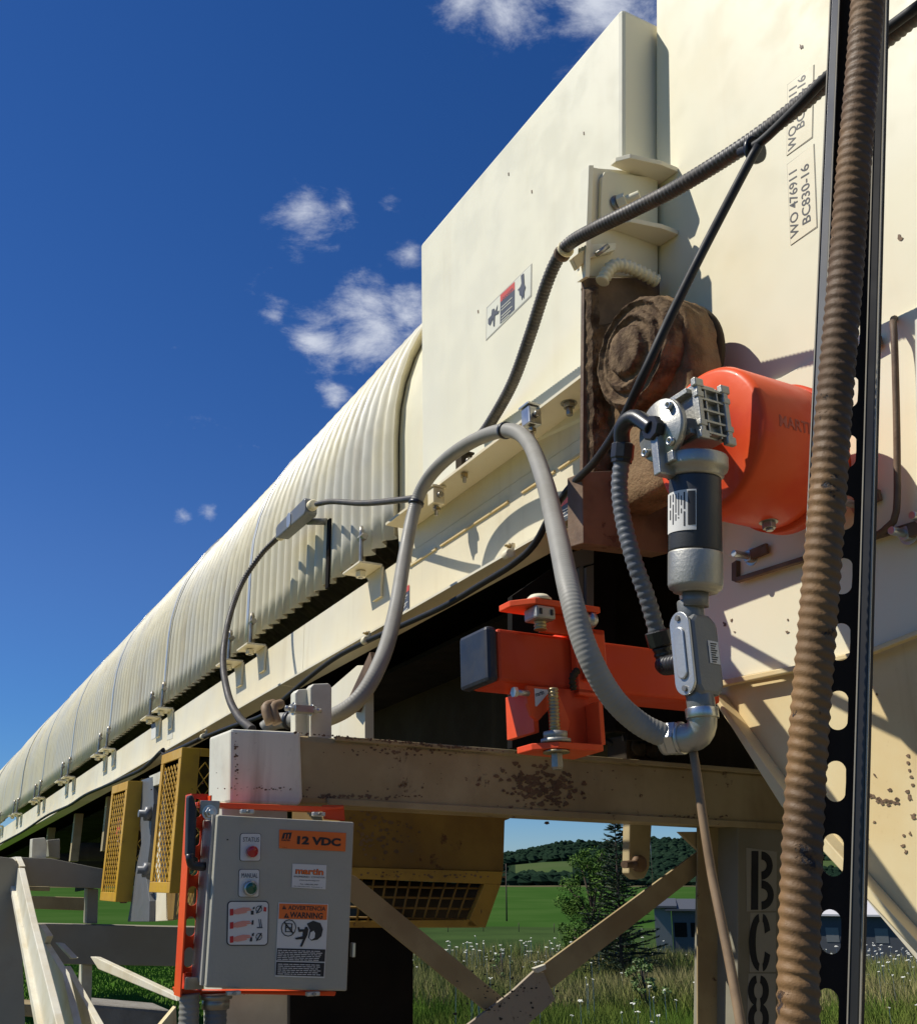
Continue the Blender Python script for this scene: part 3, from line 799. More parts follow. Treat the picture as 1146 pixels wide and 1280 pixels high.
# ================================================================ TAKE-UP BRACKET, BEARING
tk = thing('takeup_bracket', 'cream take-up bracket with bolt, bolted to the hood edge above the bearing', 'bracket', W(F, 1.6, 1.3, 1.2))
MB().ps(H, [(738, 208), (748, 210), (822, 216), (822, 345), (735, 345)], 1.745, 1.757).build('back_plate', truss, tk, .001)
MB().ps(H, [(730, 347), (832, 347), (832, 620), (728, 620)], 1.746, 1.758).build('lower_plate', rustp, tk, .001)
MB().ps(H, [(736, 206), (742, 206), (737, 346), (731, 346)], 1.725, 1.757).build('side_strip', cream, tk, .001)
def gusset(y0, y1, nm):
    wv = loc(H, onv(F, 846, y0, 1.449))[2]
    s0, v0, v1 = 1.744, 1.30, 1.449
    P = [W(H, s0, v0, wv), W(H, s0-.02, v0, wv), W(H, s0-.05, v0+.02, wv), W(H, s0-.068, v1-.05, wv), W(H, s0-.068, v1, wv), W(H, s0, v1, wv)]
    MB().prism(P, H[2]*.012).build('gusset', truss, tk, .0015)
gusset(215, 0, ''); gusset(294, 0, '')
MB().ps(H, [(752, 222), (756, 214), (822, 222), (822, 285), (750, 285)], 1.733, 1.744).build('nut_plate', creamy, tk, .002)
p = ons(H, 772, 255, 1.732)
MB().lathe(p, -F[0], [(.022, 0), (.022, .004), (.0, .004)], 24).build('washer', steeld, tk)
ax = (-F[0]*.75+F[1]*.5+F[2]*.1).normalized()
MB().hexn(p+ax*.002, p+ax*.022, .020).build('nut', creamy, tk, .001)
MB().cyl(p, p+ax*.055, .011, 16).build('bolt', creamy, tk, .001)
# pipe fitting and hose clamps beneath
MB().tube([ons(H, 752, 352, 1.715), ons(H, 762, 336, 1.715), ons(H, 775, 331, 1.715), ons(H, 800, 340, 1.715), ons(H, 822, 352, 1.715)], .014, 12, .01, .014, .003).build('grease_hose', creamy, tk)

brg = thing('head_bearing', 'round shaft bearing caked in brown mud and grease', 'bearing', W(F, 1.5, 1.3, .8))
def mudlathe(o, ax, prof_, n, amp, sc, seed=0):
    mb = MB(); mb.lathe(o, ax, prof_, n, True)
    c = o
    for i, p in enumerate(mb.v):
        d = (p-c).normalized()
        q = noise.noise(p*sc+V((seed, 0, 0)))+.5*noise.noise(p*sc*2.3)+.35*noise.noise(p*sc*5)
        mb.v[i] = p+d*q*amp
    return mb
bc = onv(F, 786, 440, 1.18)
bs = loc(F, bc)
def dens(pr, k=6):
    out = []
    for (a, b), (c_, d_) in zip(pr, pr[1:]):
        for i in range(k): out.append((a+(c_-a)*i/k, b+(d_-b)*i/k))
    out.append(pr[-1]); return out
O = W(F, 1.454, 1.24, 1.106)
mudlathe(O, F[1], dens([(.013, -.014), (.050, -.012), (.057, .004), (.066, .006), (.077, -.004), (.086, .002), (.090, .013), (.103, .013), (.112, .004), (.123, .018), (.126, .05)], 5), 120, .0045, 44).build('bearing_face', mud, brg)
def mudblock(s0, w0, R, wb, v0, v1, m, name, amp=.004):
    ol = [(s0+R, w0+(wb-w0)*k/22) for k in range(22, 0, -1)]+[(s0+R*cos(pi*k/44), w0+R*sin(pi*k/44)) for k in range(45)]+[(s0-R, w0+(wb-w0)*k/22) for k in range(1, 23)]
    n = len(ol); rows = []
    for k in range(12): rows.append((v0+(v1-v0)*(1-k/11), 1.0 if k < 10 else (.995 if k == 10 else .975)))
    for k in range(1, 16): rows.append((v0-.002, .975*(1-k/15)))
    mb = MB(); vs = []; fs = []; cw0 = (w0+wb)/2+.05
    for v_, sc_ in rows:
        for (a, b) in ol:
            p = W(F, s0+(a-s0)*sc_, v_, cw0+(b-cw0)*sc_)
            q = noise.noise(p*34)+.6*noise.noise(p*75)+.45*noise.noise(p*150)
            d = (F[1]*-1.0 if sc_ < .98 else (F[0]*(a-s0)+F[2]*(b-w0)).normalized())
            vs.append(p+d*q*amp)
    for k in range(len(rows)-1):
        for i_ in range(n-1): fs.append((k*n+i_, k*n+i_+1, (k+1)*n+i_+1, (k+1)*n+i_))
        fs.append((k*n+n-1, k*n, (k+1)*n, (k+1)*n+n-1))
    mb.add(vs, fs, True); return mb.build(name, m, brg)
mudblock(1.454, 1.106, .132, .80, 1.285, 1.365, mudo, 'bearing_housing', .0045)
MB().lathe(O+F[1]*.126, F[1], [(.06, 0), (.128, .001), (.134, .010), (.130, .024), (.05, .025), (.05, .083)], 48).build('back_flange', pan, brg)
# mud slab hanging below the bearing down to the foot
def mudslab(px, s0, s1, m, name, amp=.006, nx=34, ny=60):
    mb = MB(); vs = []; fs = []
    (x0, y0), (x1, y1), (x2, y2), (x3, y3) = px
    for j in range(ny+1):
        for i in range(nx+1):
            a, b = i/nx, j/ny
            x = (x0*(1-a)+x1*a)*(1-b)+(x3*(1-a)+x2*a)*b; y = (y0*(1-a)+y1*a)*(1-b)+(y3*(1-a)+y2*a)*b
            e = min(1, a/.08, (1-a)/.08, b/.05, (1-b)/.05)
            p = ons(H, x, y, s0); q = noise.noise(p*35)+.6*noise.noise(p*80)+.4*noise.noise(p*160)
            vs.append(p+F[0]*(s1-s0)*(1-e**.5)-F[0]*q*amp*(.3+e)+F[1]*.003*noise.noise(p*50+V((4, 4, 4)))*(2 if e < .5 else 1))
    for j in range(ny):
        for i in range(nx):
            q = j*(nx+1)+i; fs.append((q, q+1, q+nx+2, q+nx+1))
    mb.add(vs, fs, True)
    bk = [ons(H, x, y, s1) for x, y in px]
    mb.add(bk+[ons(H, x, y, s1+.004) for x, y in px], [(0, 3, 2, 1), (4, 5, 6, 7)])
    return mb.build(name, m, brg)
mudslab([(737, 400), (800, 395), (832, 596), (740, 604)], 1.725, 1.757, mudo, 'mud_slab')
mudslab([(737, 352), (749, 348), (752, 600), (742, 602)], 1.725, 1.757, mud, 'mud_edge', .005, 14, 70)
MB().ps(H, [(728, 590), (835, 585), (835, 692), (729, 679)], 1.70, 1.757).build('foot_plate', rustp, brg, .002)
MB().pv(F, [(700, 664), (728, 645), (728, 672), (706, 686)], 1.262, 1.30).build('foot_block', mudo, brg, .003)

# ================================================================ ORANGE DRUM GUARD
gd = thing('drum_guard', 'bright orange cylindrical guard drum on the chute side behind the motor', 'drum guard', W(F, 1.19, 1.15, .6))
GO = W(F, 1.172, 1.155, .757); GR = .131
gsh = MB().lathe(GO, F[1], [(.0, 0), (GR-.012, 0), (GR-.004, .003), (GR, .011), (GR, .145), (GR-.002, .165)], 96).build('drum_shell', orange, gd)
MB().lathe(GO+F[1]*.165, F[1], [(GR-.004, 0), (GR+.004, .002), (GR+.004, .030), (GR, .031), (.06, .032), (.06, .134)], 96).build('drum_base_ring', orange_d, gd)
def gwarp(s0v, ds, a0, da):
    def f(fx, fy):
        vv = s0v+ds*fx; a = a0-da*fy
        return GO+F[1]*vv+(-F[0]*sin(a)+F[2]*(cos(a)))*1.0*(GR+.0008)
    return f
text('MARTIN', GO, GO+F[1]*.1, .02, -F[0], mat('emboss_shade_orange', (.42, .05, .02), .5), gsh, 'embossed_lettering', .02, warp=gwarp(.036, .088, radians(100), radians(9)))
pb = GO+F[1]*.12-F[2]*(GR)
nut(gd, pb, -F[2], .012, .012, .004, steeld, 'drain_bolt')

# ================================================================ GEAR MOTOR
gm = thing('gear_motor', 'silver and black gear motor hanging vertically in front of the orange drum', 'gear motor', W(F, 1.12, 1.06, .43))
MT = onv(F, 868.5, 578, 1.06); MBt = onv(F, 869, 741, 1.06)
ax = (MBt-MT).normalized()
def at(y): # point on motor axis for a photo row
    return MT.lerp(MBt, (y-578)/(741-578))
k_ = (MBt-MT).length/(741-578)
def seg(y0, y1, pr, m, nm, n=56):
    a = at(y0); return MB().lathe(a, ax, [(r, (y-y0)*k_) for r, y in pr], n).build(nm, m, gm)
seg(571, 600, [(.040, 571), (.0505, 572), (.052, 574), (.052, 586), (.0505, 590), (.045, 591), (.045, 597), (.0405, 600)], alu, 'motor_flange')
mbody = seg(600, 693, [(.040, 600), (.0405, 602), (.0412, 690), (.0405, 693)], motorb, 'motor_body')
seg(693, 741, [(.0415, 693), (.0420, 695), (.0420, 732), (.040, 737), (.034, 738), (.034, 741), (.02, 741)], alu, 'end_bell')
seg(741, 756, [(.020, 741), (.020, 758)], castg, 'nipple')
# nameplate wrapped on the body
def mcyl(px0, px1, y0, y1, m, nm, rr):
    mb = MB(); n = 12; vs = []; ctr = at((y0+y1)/2)
    X = F[1].copy(); X = (X-ax*X.dot(ax)).normalized(); Z = ax.cross(X)
    tocam = (CAM-ctr); tocam = (tocam-ax*tocam.dot(ax)).normalized(); side = tocam.cross(ax).normalized()
    if side.dot(V((1, 0, 0))) < 0: side = -side
    for i in range(n+1):
        for yy in (y0, y1):
            px = px0+(px1-px0)*i/n; q = max(-.99, min(.99, (px-868.5)/33.0)); a = math.asin(q)
            vs.append(at(yy)+(side*sin(a)+tocam*cos(a))*rr)
    mb.add(vs, [(2*i, 2*i+1, 2*i+3, 2*i+2) for i in range(n)], True); return mb.build(nm, m, mbody)
mcyl(835.5, 870, 621, 671, white, 'nameplate', .0422)
mcyl(860, 869, 623, 665, blk, 'nameplate_band', .0425)
for k in range(6):
    x = 838.5+k*3.3
    for (a, b) in (((624, 640), (643, 655)), ((624, 634), (637, 662)), ((625, 648), (650, 658)), ((624, 652), (654, 656)), ((628, 640), (644, 650)), ((624, 645), (648, 666)))[k]:
        mcyl(x, x+1.2+(k > 4)*.6, a, b, blk, 'nameplate_print', .0425)
# gearbox block with ribs and feet
GB = W(F, 1.105, 1.065, 0); 
c = at(524)+F[1]*.004
def gbx(ds, dv, dw, s, v_, w_, m, nm, bv=.002): MB().obox(c+F[0]*ds*.85+F[1]*dv*.86+F[2]*dw*.88, F[0]*s*.85, F[1]*v_*.86, F[2]*w_*.88).build(nm, m, gm, bv)
gbx(0, 0, 0, .034, .030, .050, alu, 'gearbox_body')
for dv in (-.030, .034):
    gbx(-.040, dv, .0, .008, .006, .056, alu, 'gearbox_foot_rail', .0015)
    for dw in (-.052, .052):
        gbx(-.044, dv, dw, .006, .011, .008, alu, 'gearbox_lug', .002)
        gbx(-.044, dv, dw*.55, .006, .009, .006, alu, 'gearbox_lug', .002)
for dw in (-.044, -.022, 0, .022, .044): gbx(-.038, .002, dw, .008, .028, .0022, alu, 'gearbox_rib', .0006)
for dv in (-.012, .016): gbx(-.038, dv, 0, .006, .002, .05, alu, 'gearbox_rib', .0006)
for dw in (-.04, .04): gbx(0, -.036, dw, .03, .010, .005, alu, 'gearbox_side_rib', .001)
gbx(-.005, 0, .054, .028, .024, .006, alu, 'gearbox_top', .002)
# side flange disc facing left with bolts
fc = onv(F, 822, 537, 1.00)
cax = c-F[1]*.0; dc = W(F, loc(F, fc)[0], 1.003, loc(F, fc)[2])
MB().lathe(dc, F[1], [(.0, -.002), (.022, -.002), (.024, 0), (.050, 0), (.052, .002), (.052, .012), (.030, .014), (.026, .040), (.026, .05)], 56).build('output_flange', alu, gm)
for a in (50, 140, 230, 320):
    p = dc+(F[0]*cos(radians(a))+F[2]*sin(radians(a)))*.043
    MB().lathe(p, -F[1], [(.007, 0), (.007, .008), (.004, .0082), (.004, .004)], 14, True).build('cap_screw', steel, gm)
MB().obox(dc-F[2]*.054+F[1]*.004-F[0]*.008, F[0]*.018, F[1]*.005, F[2]*.009).build('flange_tab', alu, gm, .002)
MB().obox(dc-F[2]*.030+F[1]*.006-F[0]*.0, F[0]*.008, F[1]*.02, F[2]*.05).build('support_web', alu, gm, .002)
MB().cyl(dc+F[1]*.05, GO+F[1]*.0, .018, 20).build('output_shaft', steeld, gm)
# conduit body under the motor
cbp = thing('outlet_fitting', 'grey cast conduit outlet fitting with oval silver cover below the motor', 'electrical fitting', at(885))
X_ = F[1]; 
def cbox(px, s0, s1, m, nm, bv): return MB().ps(F, px, s0, s1).build(nm, m, cbp, bv)
sB = loc(F, at(820))[0]
cc = at(815); hh = k_*58
MB().prism([cc+F[1]*a+F[2]*b-F[0]*.022 for a, b in ((-.022, .048), (-.012, .060), (.018, .060), (.032, .045), (.032, -.050), (.022, -.066), (-.014, -.066), (-.022, -.052))], F[0]*.042).build('body_shell', castg, cbp, .007)
MB().cyl(cc+F[2]*.055, cc+F[2]*.085, .020, 24).build('top_hub', castg, cbp, .002)
MB().cyl(cc-F[2]*.085, cc-F[2]*.050, .021, 24).build('bottom_hub', castg, cbp, .002)
def oval(c0, fx, fy, rx, ry, n=28):
    out = []
    for i in range(n):
        a = 2*pi*i/n; y = ry-rx; out.append(c0+fx*rx*cos(a)+fy*(rx*sin(a)+(y if sin(a) > 0 else -y)))
    return out
nn = (-F[0]*.25-F[1]*.97).normalized(); fx = F[0]
oc = cc-F[1]*.0225
MB().prism(oval(oc, F[0], F[2], .0215, .064), -F[1]*.005).build('oval_cover', casts, cbp, .001)
MB().prism(oval(oc-F[1]*.005, F[0], F[2], .011, .040), -F[1]*.004).build('cover_bulge', casts, cbp, .003)
for q in (.054, -.054): MB().lathe(oc-F[1]*.005+F[2]*q, -F[1], [(.0045, 0), (.0045, .003)], 12).build('cover_screw', steeld, cbp)
scx = cc-F[0]*.0225
qd = lambda a, b: scx+F[1]*a+F[2]*b
sheet('sticker', [qd(.006, .018), (qd(.026, .017)), qd(.026, -.018), qd(.006, -.017)], white, cbp, -F[0], .0005)
for k in range(9):
    z = .014-k*.0035; sheet('print_line', [qd(.010, z), qd(.022-(k*7 % 3)*.002, z), qd(.022-(k*7 % 3)*.002, z-.0017), qd(.010, z-.0017)], blk, cbp, -F[0], .0012)
# elbow
e0 = cc-F[2]*.083; e1 = onv(F, 838, 924, 1.045)
el = thing('elbow_fitting', 'silver ninety degree elbow fitting at the bottom of the conduit body', 'elbow fitting', e1)
mid = onv(F, 878, 921, loc(F, e0)[1]+.003)
MB().tube([e0, e0.lerp(mid, .55), mid.lerp((e0+e1)/2, .25), mid.lerp(e1, .35), mid.lerp(e1, .6), e1], .0215, 24, .006).build('elbow_body', alu, el)
MB().cyl(e0-F[2]*.014, e0+F[2]*.001, .0245, 28).build('collar', steel, el, .001)
da = (e1-mid).normalized()
MB().hexn(e1-da*.016, e1-da*.001, .0265).build('compression_nut', steel, el, .001)
MB().lathe(e1-da*.022, da, [(.022, 0), (.0245, .001), (.0245, .005), (.022, .006)], 28).build('thread_ring', steel, el)
MB().lathe(e1-da*.001, da, [(.0235, 0), (.0235, .012), (.019, .013)], 28).build('ferrule', steel, el)

# ================================================================ ORANGE CLEANER TUBE AND MOUNT
ct = thing('cleaner_tube', 'orange square tube with black end cap crossing under the truss', 'square tube', W(F, 1.5, 1.0, .35))
ctr = onv(F, 592, 823, .862); cs, cv_, cw = loc(F, ctr)
cs += .004
H_ = .046
MB().box(F, cs-H_, cs+H_, .885, 1.375, cw-H_, cw+H_).build('tube_body', orange_d, ct, .006)
MB().box(F, cs-H_-.002, cs+H_+.002, .862, .8845, cw-H_-.002, cw+H_+.002).build('end_cap', blue_b, ct, .007)
mt = thing('tensioner_mount', 'orange bracket mount with threaded rods clamped around the square tube', 'tensioner mount', W(F, 1.5, 1.0, .2))
def op(fr, px, a, b, nm, m=orange, bv=.0015, pl='v'):
    (MB().pv(fr, px, a, b) if pl == 'v' else MB().ps(fr, px, a, b)).build(nm, m, mt, bv)
def z2(l): return [(560+x/3.183, 720+y/3.183) for x, y in l]
sF = cs-H_-.004
# upper ear plate (horizontal), with its rear web
uw = loc(F, ons(F, 645, 768, sF))[2]
a = loc(F, ons(F, 629, 772, sF)); 
v0 = a[1]
def hpl(pts, wv, th, nm, m=orange): MB().prism([W(F, s_, v_, wv) for s_, v_ in pts], F[2]*th).build(nm, m, mt, .0015)
top = uw
hpl([(sF-.05, v0+.035), (sF-.015, v0+.004), (sF+.02, v0+.004), (sF+.02, v0+.17), (sF-.05, v0+.17)], cw+.080, .011, 'upper_ear')
MB().box(F, sF-.012, sF, v0+.07, v0+.17, cw+.045, cw+.079).build('upper_web', orange, mt, .001)
# lower ear plate and boxes
lw = cw-.16
hpl([(sF-.05, v0+.065), (sF-.015, v0+.035), (sF+.03, v0+.035), (sF+.05, v0+.165), (sF-.05, v0+.155)], lw, .011, 'lower_ear')
MB().box(F, sF-.005, sF+.005, v0+.085, v0+.165, lw+.012, cw-H_-.004).build('lower_web', orange_d, mt, .001)
MB().box(F, sF-.045, sF-.006, v0+.155, v0+.164, lw+.012, cw-H_-.03).build('lower_web', orange, mt, .001)
MB().box(F, sF+.012, sF+.10, v0+.06, v0+.07, lw+.035, cw-H_-.004).build('side_gusset', orange, mt, .001)
# saddle around the tube
MB().box(F, sF-.018, sF-.001, v0+.135, v0+.20, cw-H_-.012, cw+H_+.014).build('saddle_front', orange, mt, .002)
MB().box(F, sF-.018, cs+H_+.018, v0+.135, v0+.20, cw+H_+.003, cw+H_+.014).build('saddle_top', orange, mt, .002)
MB().box(F, sF-.018, cs+H_+.018, v0+.135, v0+.20, cw-H_-.016, cw-H_-.003).build('saddle_bottom', orange, mt, .002)
MB().box(F, sF-.030, sF-.0185, v0+.145, v0+.157, cw-H_+.01, cw+H_+.006).build('latch_plate', orange, mt, .002)
MB().cyl(W(F, sF-.04, v0+.115, cw+H_+.022), W(F, sF-.04, v0+.165, cw+H_+.022), .010, 16).build('clamp_pin', steel, mt, .002)
MB().lathe(W(F, sF-.04, v0+.13, cw+H_+.022), F[1], [(.014, 0), (.014, .012), (.010, .013), (.010, .02), (.014, .021), (.014, .03)], 18).build('pin_collar', steel, mt)
MB().tube([W(F, sF-.022, v0+.132, cw-.02), W(F, sF-.026, v0+.118, cw-.035), W(F, sF-.022, v0+.122, cw-H_-.01)], .006, 8, .005, .007, .0012).build('pull_spring', pan, mt)
# lower front bracket with notch and print
nb = [(-.0, -.0), (.085, 0), (.12, -.075), (.085, -.08), (.055, -.045), (.055, -.090), (.015, -.07), (0, -.04)]
MB().prism([W(F, sF-.002, v0+.035+a_*.8, cw-H_-.006+b_) for a_, b_ in [(0, 0), (.075, 0), (.105, -.055), (.10, -.070), (.07, -.078), (.058, -.05), (.055, -.035), (.025, -.058), (.008, -.05), (0, -.03)]], -F[0]*.008).build('notch_bracket', orange, mt, .001)
qq = lambda a_, b_: W(F, sF-.0102, v0+.035+a_*.8, cw-H_-.006+b_)
sheet('brand_sticker', [qq(.018, -.004), qq(.060, -.004), qq(.022, -.034), qq(.018, -.034)], white, mt, -F[0], .0003)
text('martin', qq(.021, -.018), qq(.042, -.012), .007, -F[0], blk, mt, off=.02, depth=.001)
MB().cyl(W(F, sF-.012, v0+.012, cw-H_-.020), W(F, sF-.012, v0+.036, cw-H_-.020), .005, 10).build('stop_bolt', steel, mt)
MB().lathe(W(F, sF-.012, v0+.006, cw-H_-.020), F[1], [(.009, 0), (.009, .006)], 6, False).build('stop_bolt_head', steel, mt)
# rods, nuts, washers
rx = (sF-.030, v0+.055)
def rod(s_, v_, w0, w1, r, m, nm): MB().tube([W(F, s_, v_, w0), W(F, s_, v_, w1)], r, 14, .05, .0058, .0011).build(nm, m, mt)
rod(rx[0], rx[1], cw+H_-.005, cw+.080, .0105, brass, 'threaded_rod')
MB().box(F, rx[0]-.020, rx[0]+.020, rx[1]-.020, rx[1]+.020, cw+.056, cw+.0795).build('castle_nut', alu, mt, .004)
for dv in (-.011, .011): MB().box(F, rx[0]-.022, rx[0]-.0195, rx[1]+dv-.0022, rx[1]+dv+.0022, cw+.063, cw+.073).build('nut_slot', blk, mt)
MB().lathe(W(F, rx[0], rx[1], cw+.0915), F[2], [(.022, 0), (.022, .004), (.016, .010), (.0, .011)], 24).build('top_washer', creamy, mt)
rx2 = (sF-.028, v0+.075)
rod(rx2[0], rx2[1], lw+.012, cw-H_-.01, .0085, brass, 'threaded_rod')
MB().lathe(W(F, rx2[0], rx2[1], lw+.012), F[2], [(.024, 0), (.025, .001), (.025, .006), (.016, .007), (.020, .009), (.020, .018), (.014, .019)], 26).build('thrust_washer', alu, mt)
MB().lathe(W(F, rx2[0], rx2[1], lw-.001), -F[2], [(.022, 0), (.022, .0035)], 26).build('washer', brass, mt)
MB().lathe(W(F, rx2[0], rx2[1], lw-.005), -F[2], [(.010, 0), (.0105, .022), (.008, .026)], 6, False).build('bolt_head', steeld, mt)

# ================================================================ CONDUITS AND HOSES
def T(l, fr=F): return [onv(fr, x, y, q) for x, y, q in l]
def ring(name_label, p, ax, r):
    o = MB().lathe(p-ax*.006, ax, [(r, 0), (r+.003, .001), (r+.003, .011), (r, .012)], 24).build('cable_tie', blackp)
    tag(o, name_label, 'cable tie', 'black ties round the grey conduit'); return o
loop = T([(840, 924, 1.045), (800, 905, 1.00), (763, 869, .95), (732, 810, .91), (712, 740, .91), (697, 670, .98), (680, 600, 1.09), (660, 552, 1.19), (636, 538, 1.215),
          (600, 547, 1.215), (560, 572, 1.21), (532, 603, 1.20), (517, 640, 1.18), (505, 700, 1.12), (494, 765, 1.04), (478, 822, .96), (450, 872, .90), (412, 897, .86), (375, 900, .83), (345, 902, .80), (330, 912, .78)])
lp = MB().tube(loop, .0182, 20, .01, .0075, .00028)
o = lp.build('grey_conduit', cgrey); tag(o, 'light grey ribbed flexible conduit looping from the elbow over the flange to the beam', 'conduit')
P_ = spline(loop, .01)
def near(px, py):
    best = None
    for i, p in enumerate(P_[1:-1], 1):
        d = p-CAM; z = d.y*cos(TH)+d.z*sin(TH); y = -d.y*sin(TH)+d.z*cos(TH); x_ = CX+FPX*d.x/z; y_ = CY-FPX*y/z
        e = (x_-px)**2+(y_-py)**2
        if best is None or e < best[0]: best = (e, i)
    i = best[1]; return P_[i], (P_[i+1]-P_[i-1]).normalized()
for (x, y, lb) in ((632, 539, 'black tie round the grey conduit at the top of its loop'), (520, 630, 'black tie round the grey conduit where the dark hose crosses it'), (364, 900, 'black tie round the grey conduit just above the box beam end')):
    p, a = near(x, y); ring(lb, p, a, .0186)
# upper black flexible conduit
up = T([(598, 548, 1.335), (612, 530, 1.33), (640, 480, 1.30), (662, 420, 1.26), (682, 358, 1.22), (696, 325, 1.205), (712, 304, 1.195), (745, 285, 1.19), (800, 258, 1.19), (850, 232, 1.19), (930, 182, 1.19), (990, 138, 1.19), (1045, 92, 1.19), (1110, 45, 1.19), (1240, -60, 1.19)])
o = MB().tube(up, .0150, 16, .01, .0105, .0011).build('armoured_hose', cblk); tag(o, 'thick black ribbed hose crossing the chute from the hood clamp to upper right', 'hose')
up = T([(925, 190, 1.17), (950, 178, 1.165), (1000, 130, 1.165), (1048, 82, 1.165), (1150, 5, 1.165)])
o = MB().tube(up, .0085, 12, .02).build('slim_hose', blackc); tag(o, 'slim black hose tied beneath the thick hose at upper right', 'hose')
pt = onv(F, 945, 186, 1.18)
o = MB().lathe(pt-V((.006, 0, .004)), (onv(F, 990, 150, 1.18)-onv(F, 900, 200, 1.18)), [(.022, 0), (.0245, .001), (.0245, .008), (.022, .009)], 24).build('cable_tie', blackp); tag(o, 'black tie joining the thin cable to the thick upper hose', 'cable tie')
# long thin black cable
cb = T([(948, 182, 1.16), (935, 205, 1.15), (905, 262, 1.12), (870, 330, 1.08), (835, 402, 1.04), (800, 478, 1.02), (775, 530, 1.06), (745, 575, 1.14), (715, 606, 1.22), (690, 640, 1.24), (668, 680, 1.245), (640, 706, 1.25), (600, 731, 1.255), (560, 755, 1.255), (520, 774, 1.255), (462, 800, 1.255), (420, 822, 1.25), (385, 848, 1.25), (350, 878, 1.25), (325, 896, 1.25), (290, 908, 1.25), (250, 924, 1.255), (205, 944, 1.255)])
o = MB().tube(cb, .0082, 12, .02).build('black_cable', blackc); tag(o, 'long black cable draped past the bearing and along the truss bottom flange', 'cable')
cb2 = [cb[-2], cb[-1]]
for s in [5.3, 5.7, 6.2, 6.8, 7.4, 8, 9, 10.3, 11.5, 13, 15]:
    cb2.append(W(F, s, 1.25, .835+.012*sin(s*3)-(.03 if 5.6 < s < 7 else 0)))
o = MB().tube(cb2, .010, 8, .1).build('black_cable', blackc); tag(o, 'dark cable running along the truss bottom edge towards the far left', 'cable')
# left dark hose loop with its junction fitting
h1 = T([(522, 622, 1.20), (500, 625, 1.21), (455, 629, 1.24), (415, 627, 1.258), (396, 630, 1.262)])
o = MB().tube(h1, .0095, 14, .01, .008, .0006).build('hose', cblk); tag(o, 'short brown black hose from the grey conduit to the grey tee fitting', 'hose')
h2 = T([(350, 670, 1.25), (343, 676, 1.25), (325, 695, 1.22), (302, 730, 1.16), (286, 775, 1.08), (279, 825, 1.0), (285, 868, .93), (298, 896, .86), (315, 912, .80)])
o = MB().tube(h2, .0105, 14, .01, .012, .0012).build('hose', cblk); tag(o, 'dark ribbed hose curving down from the tee fitting to the beam end', 'hose')
ft = thing('tee_fitting', 'grey cast conduit tee with tan compression nuts beside the corrugated cover', 'conduit fitting', onv(F, 370, 650, 1.26))
A = onv(F, 352, 668, 1.25); B = onv(F, 388, 634, 1.26); dd = (B-A).normalized(); sd = dd.cross(F[1]).normalized()
AA, BB = A+F[1]*.024, B+F[1]*.024
A_, B_ = A, B; A, B = AA, BB
MB().prism([A+sd*.022, A+dd*.02+sd*.030, B+sd*.034, B+dd*.01+sd*.026, B+dd*.01-sd*.026, B-sd*.034, A+dd*.02-sd*.026, A-sd*.018], -F[1]*.05).build('fitting_body', castg, ft, .005)
MB().prism(oval((A+B)/2-F[1]*.05, dd, sd, .019, .030), -F[1]*.004).build('cover_plate', casts, ft, .001)
A, B = A_, B_
for P0, D in ((A, -dd), (B+dd*.010, dd)):
    MB().lathe(P0, D, [(.018, -.004), (.021, 0), (.021, .010), (.017, .012), (.020, .014), (.020, .020), (.014, .024)], 20).build('gland_nut', creamy, ft)
MB().cyl(onv(F, 384, 652, 1.28), onv(F, 408, 652, 1.337), .013, 16).build('stub_pipe', castg, ft)
# dark grey conduit from the black elbow down
g0 = T([(777, 576, 1.005), (774, 610, 1.005), (779, 650, 1.01), (792, 700, 1.02), (808, 745, 1.04), (822, 793, 1.06)])
o = MB().tube(g0, .0135, 18, .01, .012, .0009).build('grey_conduit', cgrey2); tag(o, 'darker grey ribbed conduit hanging from the black elbow behind the motor', 'conduit')
be = thing('black_elbow_gland', 'black plastic elbow gland plugged into the round motor flange', 'cable gland', onv(F, 779, 570, 1.0))
d0 = (g0[1]-g0[0]).normalized()
MB().lathe(g0[0]-d0*.030, d0, [(.016, 0), (.0195, .002), (.0195, .026), (.0175, .028), (.0175, .034)], 8, False).build('gland_nut', blackp, be, .001)
MB().tube([g0[0]-d0*.02, onv(F, 777, 540, .995), onv(F, 783, 527, .99), onv(F, 795, 522, .992), dc-F[1]*.012], .0135, 18, .006).build('elbow', blackp, be)
MB().lathe(dc-F[1]*.020, F[1], [(.019, 0), (.021, .002), (.021, .010), (.017, .0105), (.017, .0175)], 8, False).build('lock_nut', blackp, be)
bg_ = thing('black_connector', 'black connector joining the darker conduit to the conduit body', 'connector', g0[-1])
d1 = (g0[-1]-g0[-2]).normalized()
MB().lathe(g0[-1]-d1*.006, d1, [(.018, 0), (.0205, .002), (.0205, .024), (.017, .026)], 10, False).build('gland_nut', blackp, bg_)
MB().tube([g0[-1]+d1*.02, g0[-1]+d1*.045, onv(F, 832, 832, 1.065), cc-F[1]*.01-F[2]*.01], .015, 16, .006, .010, .001).build('elbow', blackp, bg_)
# thin tan cord
tcd = T([(866, 938, 1.06), (872, 975, 1.05), (878, 1020, 1.045), (889, 1090, 1.04), (900, 1145, 1.03), (914, 1215, 1.02), (930, 1310, 1.0), (940, 1400, .99)])
o = MB().tube(tcd, .0066, 10, .02).build('tan_cord', tanc); tag(o, 'thin tan dusty hose hanging from the elbow to the bottom edge', 'hose')
